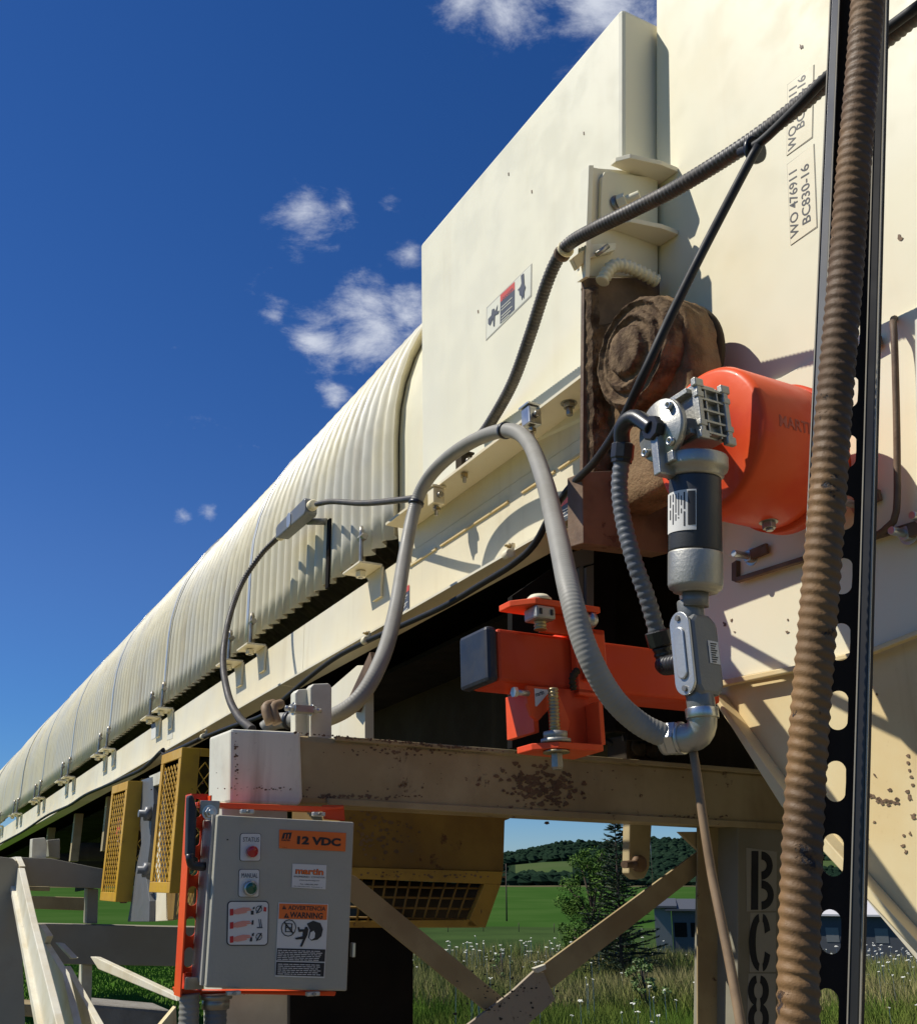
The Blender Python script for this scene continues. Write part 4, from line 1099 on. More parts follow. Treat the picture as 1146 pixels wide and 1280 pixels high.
# small clamp hardware holding hoses
def clip(px, py, pl, label, m=steel):
    p = onv(F, px, py, pl); t = thing('hose_clamp', label, 'clamp', p)
    MB().obox(p, F[0]*.018, F[1]*.018, F[2]*.024).build('clamp_block', m, t, .003)
    MB().obox(p+F[2]*.028, F[0]*.022, F[1]*.022, F[2]*.003).build('clamp_strap', m, t, .001)
    MB().cyl(p-F[2]*.055, p+F[2]*.04, .005, 10).build('screw', steeld, t)
    MB().hexn(p-F[2]*.04, p-F[2]*.030, .011).build('nut', brass, t)
    MB().lathe(p-F[0]*.02, -F[0], [(.008, 0), (.008, .012)], 12).build('set_screw', steeld, t)
    return t
clip(664, 522, 1.255, 'bright steel beam clamp on the flange at the top of the grey conduit loop')
t = clip(545, 622, 1.262, 'small tan beam clamp on the flange beside the lower conduit tie', creamy)
clip(580, 580, 1.285, 'dark hose clip under the flange behind the grey loop', pan)
for px, py, lb in ((640, 690, 'tan clip holding the black cable below the curved shadow'), (461, 797, 'tan clip holding the black cable above the grey loop'), (257, 917, 'tan clip on the cable above the large yellow guard')):
    p = onv(F, px, py+4, 1.262); t = thing('cable_clip', lb, 'cable clip', p)
    MB().obox(p+F[2]*.012, F[0]*.008, F[1]*.006, F[2]*.018).build('clip_tab', creamy, t, .002)
    MB().lathe(p-F[1]*.012-F[0]*.012, F[0], [(.010, 0), (.012, .001), (.012, .022), (.010, .023)], 14).build('clip_band', creamy, t)
    nut(t, p+F[2]*.022-F[1]*.006, -F[1], .006, .006, .008, brass)
hc = thing('hood_hose_clamp', 'rusty pipe clamp gripping the thick black hose at the bracket edge', 'clamp', onv(F, 712, 315, 1.2))
p, d_ = onv(F, 704, 315, 1.2), (onv(F, 712, 304, 1.195)-onv(F, 696, 325, 1.205)).normalized()
MB().lathe(p-d_*.012, d_, [(.0165, 0), (.020, .001), (.020, .009), (.0165, .010)], 20).build('clamp_band', rustp, hc)
MB().lathe(p+d_*.008, d_, [(.0165, 0), (.020, .001), (.020, .007), (.0165, .008)], 20).build('clamp_band', creamr, hc)
MB().ps(H, [(715, 322), (738, 305), (741, 318), (722, 336)], 1.73, 1.744).build('clamp_arm', creamr, hc, .002)
MB().ps(H, [(736, 305), (770, 303), (770, 312), (738, 322)], 1.725, 1.744).build('clamp_arm', creamy, hc, .002)
MB().cyl(ons(H, 745, 318, 1.715), ons(H, 760, 307, 1.705), .006, 10).build('bolt', steeld, hc)

# ================================================================ FOREGROUND STRUT AND SPIRAL HOSE
Bt = onr(1033, 1300, .80); Tp = onr(1078, -30, .80)
Tp2 = Bt+(Tp-Bt)*1.35; Bt2 = Bt-(Tp-Bt)*.35
ta = (Tp-Bt).normalized()
az0 = radians(22+180-(-14)); 
opn = V((sin(radians(212)), cos(radians(212)), 0)); opn = (opn-ta*opn.dot(ta)).normalized()   # the open side faces left of the camera
sd = ta.cross(opn).normalized()
if sd.x < 0: sd = -sd
strutg2 = None
sc = thing('slotted_strut', 'tall dusty slotted steel strut channel in the right foreground', 'strut channel', Bt2)
bw = Bt2; LL = (Tp2-Bt2).length; hw = .0205
# web with real slots
pitch = .0505; t0 = (onr(1045, 888, .80)-Bt2).dot(ta) % pitch
web = MB(); n_sl = int(LL/pitch)
def wp(x, y, z=0): return bw+sd*x+ta*y+opn*z
for k in range(n_sl):
    y = t0+k*pitch-pitch/2; yc = t0+k*pitch
    rs, hs = .0072, .0072
    inner = []; N = 24
    for i in range(N):
        a = 2*pi*i/N; xx = rs*cos(a); yy = rs*sin(a)+(.0072 if sin(a) > 0 else -.0072 if sin(a) < 0 else 0); inner.append((xx, yy))
    outer = []
    for (xx, yy) in inner:
        a = atan2(yy/ (pitch/2), xx/hw); q = max(abs(cos(a)), abs(sin(a))); outer.append((hw*cos(a)/q, pitch/2*sin(a)/q))
    vs = []
    for z in (0, -.0025):
        vs += [wp(x, yc+yy, z) for x, yy in inner]+[wp(x, yc+yy, z) for x, yy in outer]
    fs = []
    for i in range(N):
        j = (i+1) % N
        fs += [(i, j, N+j, N+i), (2*N+i, 3*N+i, 3*N+j, 2*N+j), (i, 2*N+i, 2*N+j, j)]
    web.add(vs, fs)
strutd = mat('strut_shaded_dusty_inside', (.030, .026, .023), .8, spec=.1, grime=.2)  # near black inside: shade put into the colour, with some dust
strutg = mat('strut_galvanised', (.24, .235, .225), .45, metal=.4, grime=.35, grimecol=(.12, .09, .06))
strutk = mat('strut_dark_gloss', (.035, .034, .034), .4, grime=.3, grimecol=(.12, .09, .06))
strutl = mat('strut_lip_highlight', (.42, .38, .30), .5, metal=.2, grime=.4)
web.build('slotted_web', strutd, sc)
for sg in (-1, 1):
    MB().prism([wp(sg*hw, 0, -.0025), wp(sg*(hw+.0025), 0, -.0025), wp(sg*(hw+.0025), 0, .0125), wp(sg*hw, 0, .0125)], ta*LL).build('side_flange', strutg if sg < 0 else strutd, sc)  # left flange pale, right one dark: sun and shade put into the colours
    MB().prism([wp(sg*(hw+.0026), 0, .0126), wp(sg*(hw-.0045), 0, .0126), wp(sg*(hw-.0045), 0, .0150), wp(sg*(hw+.0026), 0, .0150)], ta*LL).build('rolled_lip', strutk if sg > 0 else strutg, sc, .001)
    for xe in (hw+.0028, hw-.0049): MB().prism([wp(sg*xe, 0, .0128), wp(sg*(xe+.0009), 0, .0128), wp(sg*(xe+.0009), 0, .0156), wp(sg*xe, 0, .0156)], ta*LL).build('lip_highlight', strutl, sc)  # thin pale bars painting the bright highlights along the lips
fh = [onr(996, 1330, .745), onr(998, 1200, .75), onr(1003, 1050, .755), (onr(1012, 900, .755)), onr(1020, 800, .755), onr(1032, 650, .755), onr(1043, 500, .755), onr(1056, 350, .755), onr(1066, 220, .755), onr(1076, 110, .755), onr(1084, 0, .755), onr(1092, -120, .755), onr(1100, -260, .76)]
o = MB().tube([fh[0]-ta*.25]+fh, .0131, 24, .01, .0084, .00065, helix=True, sharp=1.0).build('spiral_hose', cdust); tag(o, 'thick mud stained spiral ribbed hose running up the slotted strut', 'hose')
# ================================================================ SUPPORT FRAME UNDER THE HEAD
sf = thing('support_frame', 'cream rust marked steel support frame under the conveyor head', 'support frame', W(G, 2.05, 1.3, -2))
def gp(px, s0, s1, nm, m=frame_m, bv=.002, parent=None): return MB().ps(G, px, s0, s1).build(nm, m, parent or sf, bv)
gp([(290, 912), (965, 966), (985, 975), (985, 1037), (410, 1006), (292, 1003)], 2.0, 2.13, 'crossbeam', frame_m, .012)
fn = lambda x, y: ons(G, x, y, 2.0)
flakes(sf, fn, 675, 985, 22, 14, 230, rustp, 1.2, 4.2, -G[0])
flakes(sf, fn, 445, 996, 30, 1.4, 70, rustp, 1, 2.6, -G[0])
flakes(sf, lambda x, y: ons(G, x, y+.09*(x-500), 1.990), 500, 928, 70, .9, 150, rustp, .8, 2.2, -G[0])
flakes(sf, fn, 500, 940, 50, 3, 60, rustp, 1, 2.4, -G[0])
flakes(sf, fn, 830, 1022, 45, 1.5, 50, rustp, 1, 2.2, -G[0])
flakes(sf, fn, 640, 975, 180, 14, 70, rustp, .5, 1.6, -G[0])
gp([(288, 911), (376, 915), (379, 998), (375, 1007), (287, 1004)], 1.990, 2.137, 'end_block', mat('beam_end_lit_paint', (.76, .73, .60), .5, col2=(.66, .60, .46), nscale=5, streak=.75, grime=.3, grimecol=(.22, .16, .09), rust=.06, spec=.25), .006)  # sunlit beam end painted paler than the shaded front; streaks are stains
flakes(sf, lambda x, y: ons(G, x, y, 1.990), 330, 986, 26, 1.5, 26, rustp, .6, 1.8, -G[0])
flakes(sf, lambda x, y: ons(G, x, y, 1.990), 295, 955, 1.5, 22, 26, rustp, .6, 1.8, -G[0])
gp([(410, 998), (985, 1030), (985, 1038), (410, 1006)], 1.993, 2.0, 'beam_lower_flange', frame_m, .001)
gp([(420, 920), (965, 963), (965, 969), (420, 926)], 1.990, 2.0, 'beam_upper_flange', frame_m, .002)
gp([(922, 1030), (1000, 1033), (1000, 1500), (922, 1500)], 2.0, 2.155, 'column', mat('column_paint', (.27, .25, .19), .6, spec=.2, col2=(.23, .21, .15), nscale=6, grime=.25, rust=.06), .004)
gp([(872, 1035), (922, 1035), (922, 1500), (872, 1500)], 2.07, 2.075, 'column_web', brace_m, .001)
gp([(277, 1003), (360, 1008), (360, 1500), (277, 1500)], 2.02, 2.14, 'left_column', frame_l, .004)
gp([(848, 1040), (922, 1040), (922, 1080), (886, 1076)], 2.08, 2.09, 'corner_gusset', frame_m, .001)
# braces
gp([(430, 1090), (445, 1096), (640, 1257), (612, 1268), (430, 1120)], 2.110, 2.118, 'diagonal_brace', brace_m, .001)
gp([(876, 1062), (672, 1212), (690, 1236), (877, 1090)], 2.095, 2.103, 'diagonal_brace', brace_m, .001)
flakes(sf, lambda x, y: ons(G, x, y, 2.085), 625, 1250, 26, 18, 70, blk, .8, 2.2, -G[0])
flakes(sf, lambda x, y: ons(G, x, y, 2.095), 760, 1160, 60, 3, 1, blk, .8, 2.2, -G[0])
gp([(668, 1214), (680, 1216), (694, 1250), (640, 1300), (560, 1300), (640, 1240)], 2.085, 2.094, 'brace_gusset', mat('speckled_plate', (.36, .30, .22), .6, rust=.4, rustscale=45, grime=.3), .001)
gp([(668, 1211), (682, 1206), (683, 1212), (672, 1217)], 2.07, 2.084, 'gusset_lit_edge', frame_l, .001)  # pale strip painting the sunlit edge of the gusset
gp([(1050, 1250), (560, 1290), (520, 1330), (640, 1300)], 2.11, 2.118, 'diagonal_brace', brace_m, .001) if False else None
# posts and gusset standing on the beam
MB().pv(F, [(386, 884), (446, 832), (456, 832), (456, 926), (386, 922)], 1.26, 1.29).build('hanger_gusset', truss, sf, .002)
MB().pv(F, [(432, 880), (462, 815), (466, 832), (452, 862), (440, 890)], 1.23, 1.26).build('hanger_shaded_edge', rustp, sf, .002)  # brown strip painting the shaded edge of the hanger
for (a, b, c_, d_, s_) in ((369, 388, 862, 925, 2.06), (388, 415, 855, 925, 2.04)):
    gp([(a, c_+4), (a+4, c_), (b-4, c_-1), (b, c_+3), (b, d_), (a, d_)], s_, s_+.03, 'clamp_post', frame_l, .003)
p = ons(G, 378, 887, 2.02)
MB().obox(p, G[0]*.012, G[1]*.022, G[2]*.008).build('pipe_clamp', steeld, sf, .002)
nut(sf, p-G[1]*.02, -G[1], .010, .008, .01, steel)
nut(sf, p+G[1]*.022, G[1], .009, .008, .012, steel)
for px in (338, 347): MB().tube([ons(G, px, 905, 2.03), ons(G, px-6, 885, 2.04), ons(G, px+4, 880, 2.06)], .010, 10, .01).build('rope_loop', tanc, sf)
# lifting eye hanging below the beam
gp([(787, 1028), (815, 1030), (812, 1085), (806, 1098), (795, 1100), (786, 1092)], 2.16, 2.19, 'lifting_lug', frame_m, .004)
MB().lathe(ons(G, 797, 1080, 2.155), -G[0], [(.020, 0), (.020, .012), (.012, .014)], 20).build('lug_washer', rustp, sf)
MB().cyl(ons(G, 797, 1080, 2.16), ons(G, 780, 1081, 2.10), .009, 14).build('lug_pin', rustp, sf)
# idler brackets between beam and chute, dark
db = thing('pulley_block', 'dark pulley block and bolts between the crossbeam and the chute', 'pulley block', W(G, 2.1, 1.6, .3))
MB().ps(G, [(783, 918), (830, 922), (830, 962), (783, 958)], 2.02, 2.10).build('block_body', pan, db, .006)
for px, py in ((797, 935), (812, 937)): MB().lathe(ons(G, px, py, 2.019), -G[0], [(.022, 0), (.022, .01), (.010, .012), (.010, .02)], 20).build('roller', pan, db)
MB().ps(G, [(830, 915), (930, 880), (945, 968), (830, 960)], 2.09, 2.14).build('shield', pan, db, .003)
MB().tube([ons(G, 742, 915, 2.12), ons(G, 750, 922, 2.1), ons(G, 765, 930, 2.08), ons(G, 785, 940, 2.06)], .006, 8, .02).build('short_cable', blackc, db)
# rubber skirt and slotted channel behind the orange tube
rk = thing('rubber_skirt', 'black rubber skirt and hanging dark parts behind the orange tube', 'rubber skirt', W(F, 1.85, 1.7, .3))
MB().ps(F, [(640, 745), (720, 690), (840, 690), (850, 760), (862, 830), (862, 925), (784, 925), (784, 916), (742, 908), (712, 932), (640, 935)], 1.95, 1.97).build('skirt_sheet', blackr, rk)
MB().ps(F, [(784, 900), (900, 900), (900, 975), (784, 970)], 2.16, 2.18).build('skirt_sheet', pan, rk)
MB().ps(F, [(741, 688), (770, 688), (770, 915), (741, 915)], 1.90, 1.94).build('hanging_bar', blackr, rk, .003)
lc = thing('slotted_channel', 'grey slotted channel hanging just left of the black bar', 'channel', ons(F, 728, 780, 1.86))
MB().ps(F, [(715, 690), (742, 684), (742, 704), (715, 710)], 1.86, 1.87).build('channel_plate', castg, lc)
for a, b in ((715, 719), (724, 729), (733, 742)): MB().ps(F, [(a, 709), (b, 706), (b, 790), (a, 790)], 1.86, 1.87).build('channel_strip', castg, lc)

# stencilled letters on the column
stn = thing('column_stencil', 'black stencilled letters BC8 reading down the grey column front', 'stencil', ons(G, 950, 1280, 1.998))
def cq(px, m, nm, lift): return sheet(nm, [ons(G, x, y, 2.0) for x, y in px], m, stn, -G[0], lift, .0004)
def zc(x, y): return (840+x/2.909, 840+y/2.909)
cq([zc(268, 640), zc(380, 655), zc(378, 870), zc(270, 872)], ghost, 'stencil_ground', .0006)
cq([zc(283, 876), zc(377, 876), zc(376, 1092), zc(280, 1092)], ghost, 'stencil_ground', .0006)
cq([zc(276, 1098), zc(376, 1098), zc(376, 1310), zc(270, 1310)], ghost, 'stencil_ground', .0006)
def arcstrip(cx_, cy_, rx_, ry_, wx, wy, a0, a1, n=12):
    o_ = []; i_ = []
    for k in range(n+1):
        a = radians(a0+(a1-a0)*k/n); o_.append(zc(cx_+rx_*cos(a), cy_-ry_*sin(a))); i_.append(zc(cx_+(rx_-wx)*cos(a), cy_-(ry_-wy)*sin(a)))
    for k in range(n): cq([o_[k], o_[k+1], i_[k+1], i_[k]], stencil, 'stencil_letter', .0013)
cq([zc(287, 652), zc(312, 652), zc(311, 866), zc(285, 866)], stencil, 'stencil_letter', .0013)
arcstrip(322, 705, 42, 52, 22, 30, -88, 88); arcstrip(322, 812, 46, 54, 22, 30, -88, 88)
arcstrip(318, 985, 40, 105, 24, 28, 98, 262, 16); arcstrip(326, 985, 32, 105, 22, 28, 25, 85, 8); arcstrip(326, 985, 32, 105, 22, 28, -85, -25, 8)
for c_ in (1160, 1262):
    arcstrip(308, c_, 34, 56, 22, 28, 98, 262); arcstrip(316, c_, 34, 56, 22, 28, -82, 82)

# ================================================================ YELLOW TAIL GUARD BEHIND THE BEAM
yg = thing('yellow_hood_guard', 'faded yellow sheet metal guard with wire grille behind the crossbeam', 'guard', ons(G, 530, 1160, 2.3))
def yp(px, s0, s1, nm, m, bv=.0015): return MB().ps(G, px, s0, s1).build(nm, m, yg, bv)
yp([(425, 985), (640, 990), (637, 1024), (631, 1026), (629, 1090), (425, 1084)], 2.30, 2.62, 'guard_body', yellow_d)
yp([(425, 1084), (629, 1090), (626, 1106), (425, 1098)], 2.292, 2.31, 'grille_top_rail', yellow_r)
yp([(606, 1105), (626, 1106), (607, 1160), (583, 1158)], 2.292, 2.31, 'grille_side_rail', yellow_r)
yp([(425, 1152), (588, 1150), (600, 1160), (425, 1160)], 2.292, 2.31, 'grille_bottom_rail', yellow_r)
flakes(yg, lambda x, y: ons(G, x, y, 2.30), 470, 1040, 22, 18, 120, rustp, .8, 3, -G[0])
flakes(yg, lambda x, y: ons(G, x, y, 2.292), 530, 1094, 55, 2, 50, rustp, .6, 2, -G[0])
for k in range(12):
    x0 = 437+k*15.2; x1 = 432+k*13.8
    MB().cyl(ons(G, x0, 1099, 2.305), ons(G, x1, 1153, 2.305), .0028, 6).build('grille_wire', yellow_d, yg)
for k in range(4):
    y = 1109+k*13; MB().cyl(ons(G, 426, y-1, 2.308), ons(G, 606-6*k, y+2, 2.308), .0028, 6).build('grille_wire', yellow_d, yg)
MB().ps(G, [(425, 1098), (606, 1106), (583, 1152), (425, 1152)], 2.58, 2.60).build('guard_back', blackr, yg)
MB().cyl(ons(G, 440, 1125, 2.48), ons(G, 600, 1130, 2.48), .045, 14).build('inner_roller', pan, yg)
o = MB().ps(G, [(362, 1155), (517, 1158), (517, 1500), (362, 1500)], 2.42, 2.6).build('black_duct', blackr, None, .004); tag(o, 'tall matt black duct below the yellow grille guard', 'duct')

# ================================================================ CONTROL BOX
cb = thing('control_box', 'grey steel control enclosure with stickers and two push buttons', 'control box', ons(G, 345, 1240, 1.9))
S0 = 1.85
DQ = [(272, 1019), (443, 1028), (434, 1239.5), (257.5, 1235)]
def dmap(x, y):  # door coordinates from close-up pixels
    return (180+x/3.2, 880+y/3.2)
DOOR = MB().ps(G, DQ, S0, S0+.014).build('door', boxg, cb, .003)
iv = [ons(G, x, y, S0+.0145) for x, y in [(270, 1022), (440, 1030), (431, 1236), (255, 1231)]]
MB().prism(iv, G[0]*.085).build('enclosure_body', boxl, cb, .004)
MB().ps(G, [(266, 1019), (270, 1019), (255, 1233), (251, 1232)], S0+.0145, S0+.022).build('door_gasket_rim', boxl, cb)
DN = -G[0]
def dq(px, m, nm, lift=.0008, th=.0005): return sheet(nm, [ons(G, *dmap(x, y), S0) for x, y in px], m, DOOR, DN, lift, th)
def rrect(x0, y0, x1, y1, r=8, sk=-.02):
    out = []
    for (cx_, cy_, a0) in ((x1-r, y0+r, 90), (x0+r, y0+r, 180), (x0+r, y1-r, 270), (x1-r, y1-r, 0)):
        for k in range(5):
            a = radians(a0+(90-22.5*k if a0 in (90,) else 0)); 
    out = []
    for (cx_, cy_, a0) in ((x0+r, y0+r, 180), (x1-r, y0+r, 270), (x1-r, y1-r, 0), (x0+r, y1-r, 90)):
        for k in range(5):
            a = radians(a0+22.5*k); px = cx_+r*cos(a); py = cy_+r*sin(a); out.append((px+sk*(py-y0), py))
    return out
def dt(s, x0, y0, x1, y1, h, m=blk, off=.01, d=.0022):
    A_, B_ = ons(G, *dmap(x0, y0), S0), ons(G, *dmap(x1, y1), S0)
    text(s, A_, B_, h*.00045, DN, m, DOOR, off=off, depth=d)
HS = 1.0
for (x0, y0, x1, y1, tx, bm, bx, by) in ((386, 520, 466, 628, 'STATUS', redb, 427, 592), (380, 664, 460, 772, 'MANUAL', grnb, 421, 738)):
    dq(rrect(x0-2, y0-2, x1+2, y1+2, 10), blk, 'plate_border', .0004); dq(rrect(x0, y0, x1, y1, 9), white, 'button_plate', .0010)
    dt(tx, x0+8, y0+32, x1-7, y0+33, 17, off=.0)
    p = ons(G, *dmap(bx, by), S0)
    if tx == 'MANUAL': MB().lathe(p, DN, [(.0125, 0), (.0125, .010), (.0105, .012)], 28).build('button_ring', steel, DOOR)
    MB().lathe(p, DN, [(.0096, 0), (.0096, .013), (.0085, .015), (.0, .0155)], 28).build('push_button', bm, DOOR)
# 12 VDC label
dq([(540, 503), (807, 517), (804, 591), (539, 578)], orp, 'voltage_label', .0010)
dt('12 VDC', 610, 562, 784, 571, 32, off=.05)
dq([(556, 517), (590, 515), (584, 541), (549, 540)], blk, 'logo_print', .0016)
for x in (563, 575): dq([(x, 522), (x+4, 522), (x, 541), (x-4, 541)], orp, 'logo_print', .0022)
dt('martin', 548, 549, 583, 550, 8, off=.02)
dt('MODEL NO.', 552, 576, 572, 577, 3, off=.0)
# maker sticker
dq([(593, 640), (729, 646), (725, 743), (590, 735)], white, 'maker_sticker', .0010)
dt('martin', 603, 681, 716, 687, 24, m=blk, off=.05, d=.0018)
dt('martin', 605, 680, 715, 686, 22, m=orp, off=.03, d=.0024)
dt('ENGINEERED • CONVEYOR', 598, 694, 722, 699, 6); dt('www.martin-eng.com', 618, 709, 700, 712, 6)
dt('Tel: 1-800-544-2947', 622, 724, 694, 727, 5); dt('Fax 309-594-2432  Neponset, IL', 598, 732, 712, 738, 4)
# hand panel
dq(rrect(333, 789, 499, 968, 16), blk, 'panel_border', .0006); dq(rrect(337, 793, 495, 964, 13), white, 'instruction_panel', .0012)
for y in (828, 881, 937):
    dq([(342, y-6), (356, y-8), (356, y+18), (342, y+20)], redp, 'cuff_print', .0020)
    dq([(357, y-2), (372, y-8), (395, y-13), (422, y-12), (423, y-8), (405, y-5), (428, y-6), (429, y-2), (408, y+2), (412, y+6), (400, y+10), (372, y+15), (357, y+13)], skin, 'hand_print', .0020)
for y, k in ((822, 0), (932, 1)):
    p = ons(G, *dmap(458, y), S0)
    for a0 in range(0, 360, 45):
        a, b = radians(a0), radians(a0+38); r1, r2 = .0045, .0060
        MB().prism([p+DN*.002+(G[1]*cos(t)+G[2]*sin(t))*r for t, r in ((a, r1), (a, r2), (b, r2), (b, r1))], DN*.0003).build('symbol_print', blk, DOOR)
    dq([(446, y+16), (450, y+18), (470, y-14), (466, y-16)], blk, 'symbol_print', .0026)
dq([(434, 816), (441, 811), (441, 820), (434, 824)], blk, 'arrow_print', .002); dq([(426, 828), (437, 828), (437, 844), (426, 844)], blk, 'arrow_print', .002)
dq([(430, 868), (437, 865), (436, 884), (428, 884)], blk, 'arrow_print', .002); dq([(424, 935), (431, 935), (431, 951), (421, 951)], blk, 'arrow_print', .002)
dq([(430, 920), (439, 916), (437, 929), (430, 930)], blk, 'arrow_print', .002)
dq([(478, 812), (488, 815), (487, 832), (476, 830)], redp, 'symbol_print', .002)
for x in (456, 463): dq([(x, 862), (x+3, 862), (x+8, 895), (x+5, 896)], navy, 'symbol_print', .002)
dq([(450, 893), (472, 893), (472, 898), (450, 898)], navy, 'symbol_print', .002)
# warning label
dq([(537, 795), (736, 801), (721, 1098), (523, 1092)], white, 'warning_label', .0010)
dq([(540, 799), (732, 804), (729, 865), (537, 860)], orp, 'warning_header', .0016)
dq([(531, 978), (724, 983), (721, 1032), (528, 1027)], blk, 'warning_text_panel', .0016); dq([(528, 1032), (720, 1037), (717, 1092), (525, 1086)], blk, 'warning_text_panel', .0016)
dt('ADVERTENCIA', 574, 824, 724, 829, 16, off=.02, d=.0024); dt('WARNING', 580, 856, 712, 861, 22, off=.03, d=.0024)
dq([(550, 822), (559, 806), (568, 823)], blk, 'warning_triangle', .0022); dq([(557, 856), (568, 838), (579, 857)], blk, 'warning_triangle', .0022)
dq([(558.2, 811), (560, 811), (559.5, 818), (558.6, 818)], orp, 'exclamation_mark', .003); dq([(567, 844), (569.5, 844), (569, 852), (567.5, 852)], orp, 'exclamation_mark', .003)
random.seed(3)
for k in range(6):
    for (yy) in (985+k*7.2, 1040+k*7.8):
        x = 534-k*.3
        while x < 700-random.random()*40*(k % 5 == 4):
            l_ = random.uniform(8, 24); 
            if x+l_ > 716: break
            y2 = yy+(x-534)*.026; dq([(x, y2), (x+l_, y2+l_*.026), (x+l_, y2+3+l_*.026), (x, y2+3)], white, 'print_line', .0022); x += l_+3.5
p = ons(G, *dmap(577, 897), S0)
for a0 in range(0, 360, 30):
    a, b = radians(a0), radians(a0+30)
    MB().prism([p+DN*.002+(G[1]*cos(t)+G[2]*sin(t))*r for t, r in ((a, .0126), (a, .0142), (b, .0142), (b, .0126))], DN*.0003).build('symbol_print', blk, DOOR)
for q in ([(557, 876), (562, 873), (598, 918), (593, 921)], [(566, 878), (590, 879), (590, 882), (566, 881)], [(566, 894), (590, 895), (590, 898), (566, 897)], [(564, 910), (588, 911), (588, 914), (564, 913)], [(564, 878), (568, 878), (566, 914), (562, 914)], [(588, 879), (592, 879), (590, 914), (586, 914)]):
    dq(q, blk, 'symbol_print', .0024)
dq([(650, 880), (675, 868), (704, 878), (714, 902), (708, 930), (692, 944), (668, 948), (655, 936), (662, 905)], blk, 'machine_print', .0018)
dq([(664, 915), (676, 908), (682, 918), (680, 936), (668, 944), (658, 938)], white, 'machine_print', .0026)
dq([(612, 895), (618, 893), (622, 903), (640, 902), (642, 894), (650, 892), (656, 902), (652, 925), (640, 950), (630, 972), (622, 971), (634, 942), (606, 943), (602, 937), (632, 930), (634, 912), (617, 913)], blk, 'figure_print', .0022)
# latches, hinge tabs
for x, y in ((410, 432), (695, 442), (355, 1157), (672, 1160)):
    p = ons(G, *dmap(x, y), S0)
    MB().obox(p+DN*.003, G[1]*.012, G[2]*.0035, G[0]*.006).build('clamp_latch', steel, cb, .0015)
    MB().cyl(p+DN*.009, p+DN*.013, .003, 10).build('latch_screw', steeld, cb)
dq([(330, 542), (337, 541), (337, 545), (331, 547)], blk, 'door_scratch', .0008)
MB().obox(ons(G, *dmap(835, 985), S0+.006), G[1]*.003, G[2]*.012, G[0]*.006).build('hinge_tab', steel, cb, .001)
# orange strut frame carrying the box
of = thing('orange_strut_frame', 'orange slotted strut frame that carries the grey control box', 'strut frame', ons(G, 225, 1245, 2.0))
SO = 1.95
def zb(l): return [(180+x/3.2, 880+y/3.2) for x, y in l]
A0 = [ons(G, *p_, SO) for p_ in zb([(172, 366), (125, 1165)])]
X1 = ons(G, *zb([(208, 372)])[0], SO); X0 = ons(G, *zb([(165, 1165)])[0], SO)
tp_, bt_ = A0; ax_ = (tp_-bt_).normalized(); LN = (tp_-bt_).length
ww = .041
wx = G[1]
# web with slots
mb = MB(); P2 = .0508
for k in range(int(LN/P2)+1):
    yc = LN-.022-k*P2
    if yc < .01: break
    inner = []; N = 20
    for i in range(N):
        a = 2*pi*i/N; inner.append((ww/2+.0085*cos(a), .0085*sin(a)+(.008 if sin(a) > 0 else -.008 if sin(a) < 0 else 0)))
    vs = []
    outer = []
    for (xx, yy) in inner:
        a = atan2(yy/(P2/2), (xx-ww/2)/(ww/2)); q = max(abs(cos(a)), abs(sin(a))); outer.append((ww/2+ww/2*cos(a)/q, P2/2*sin(a)/q))
    for z in (0, .003): vs += [bt_+wx*x+ax_*(yc+y)+G[0]*z for x, y in inner]+[bt_+wx*x+ax_*(yc+y)+G[0]*z for x, y in outer]
    fs = []
    for i in range(N):
        j = (i+1) % N; fs += [(i, j, N+j, N+i), (2*N+i, 3*N+i, 3*N+j, 2*N+j), (i, 2*N+i, 2*N+j, j)]
    mb.add(vs, fs)
mb.build('slotted_web', orange_d, of)
for x in (0, ww): MB().prism([bt_+wx*(x-.0026), bt_+wx*x, bt_+wx*x-G[0]*(.041 if x == 0 else .02), bt_+wx*(x-.0026)-G[0]*(.041 if x == 0 else .02)], ax_*LN).build('side_flange', orange, of)
MB().prism([ons(G, *p_, SO-.01) for p_ in zb([(215, 392), (760, 412), (800, 408), (798, 420), (690, 432), (215, 412)])], G[0]*.035).build('top_rail', orange, of, .002)
MB().prism([ons(G, *p_, SO-.005) for p_ in zb([(715, 405), (800, 405), (806, 468), (725, 462)])], G[0]*.01).build('rail_end_bracket', orange_d, of, .002)
MB().prism([ons(G, *p_, SO-.02) for p_ in zb([(135, 1140), (230, 1150), (770, 1152), (765, 1170), (320, 1160), (140, 1165)])], G[0]*.04).build('bottom_rail', orange, of, .002)
MB().prism([ons(G, *p_, SO-.01) for p_ in zb([(168, 1075), (192, 1075), (192, 1140), (160, 1140)])], G[0]*.02).build('side_tab', orange_d, of, .002)
nut(of, ons(G, *zb([(262, 435)])[0], 1.90), DN, .010, .008, .006, steel)
MB().obox(ons(G, *zb([(262, 415)])[0], 1.905), G[1]*.018, G[2]*.012, G[0]*.004).build('corner_bracket', steeld, of, .002)
MB().obox(ons(G, *zb([(200, 1118)])[0], 1.905), G[1]*.016, G[2]*.010, G[0]*.004).build('corner_bracket', steeld, of, .002)
o = thing('door_handle_bar', 'blue black locking bar handle between the orange strut and the box', 'handle', ons(G, *zb([(195, 640)])[0], 1.89))
MB().ps(G, zb([(178, 366), (198, 364), (214, 420), (206, 640), (178, 620), (172, 600)]), 1.885, 1.905).build('handle_bar', blue_b, o, .004)
MB().tube([ons(G, *q_, 1.88) for q_ in zb([(182, 600), (188, 640), (210, 650), (245, 650)])], .0075, 12, .006).build('handle_grip', blackp, o)
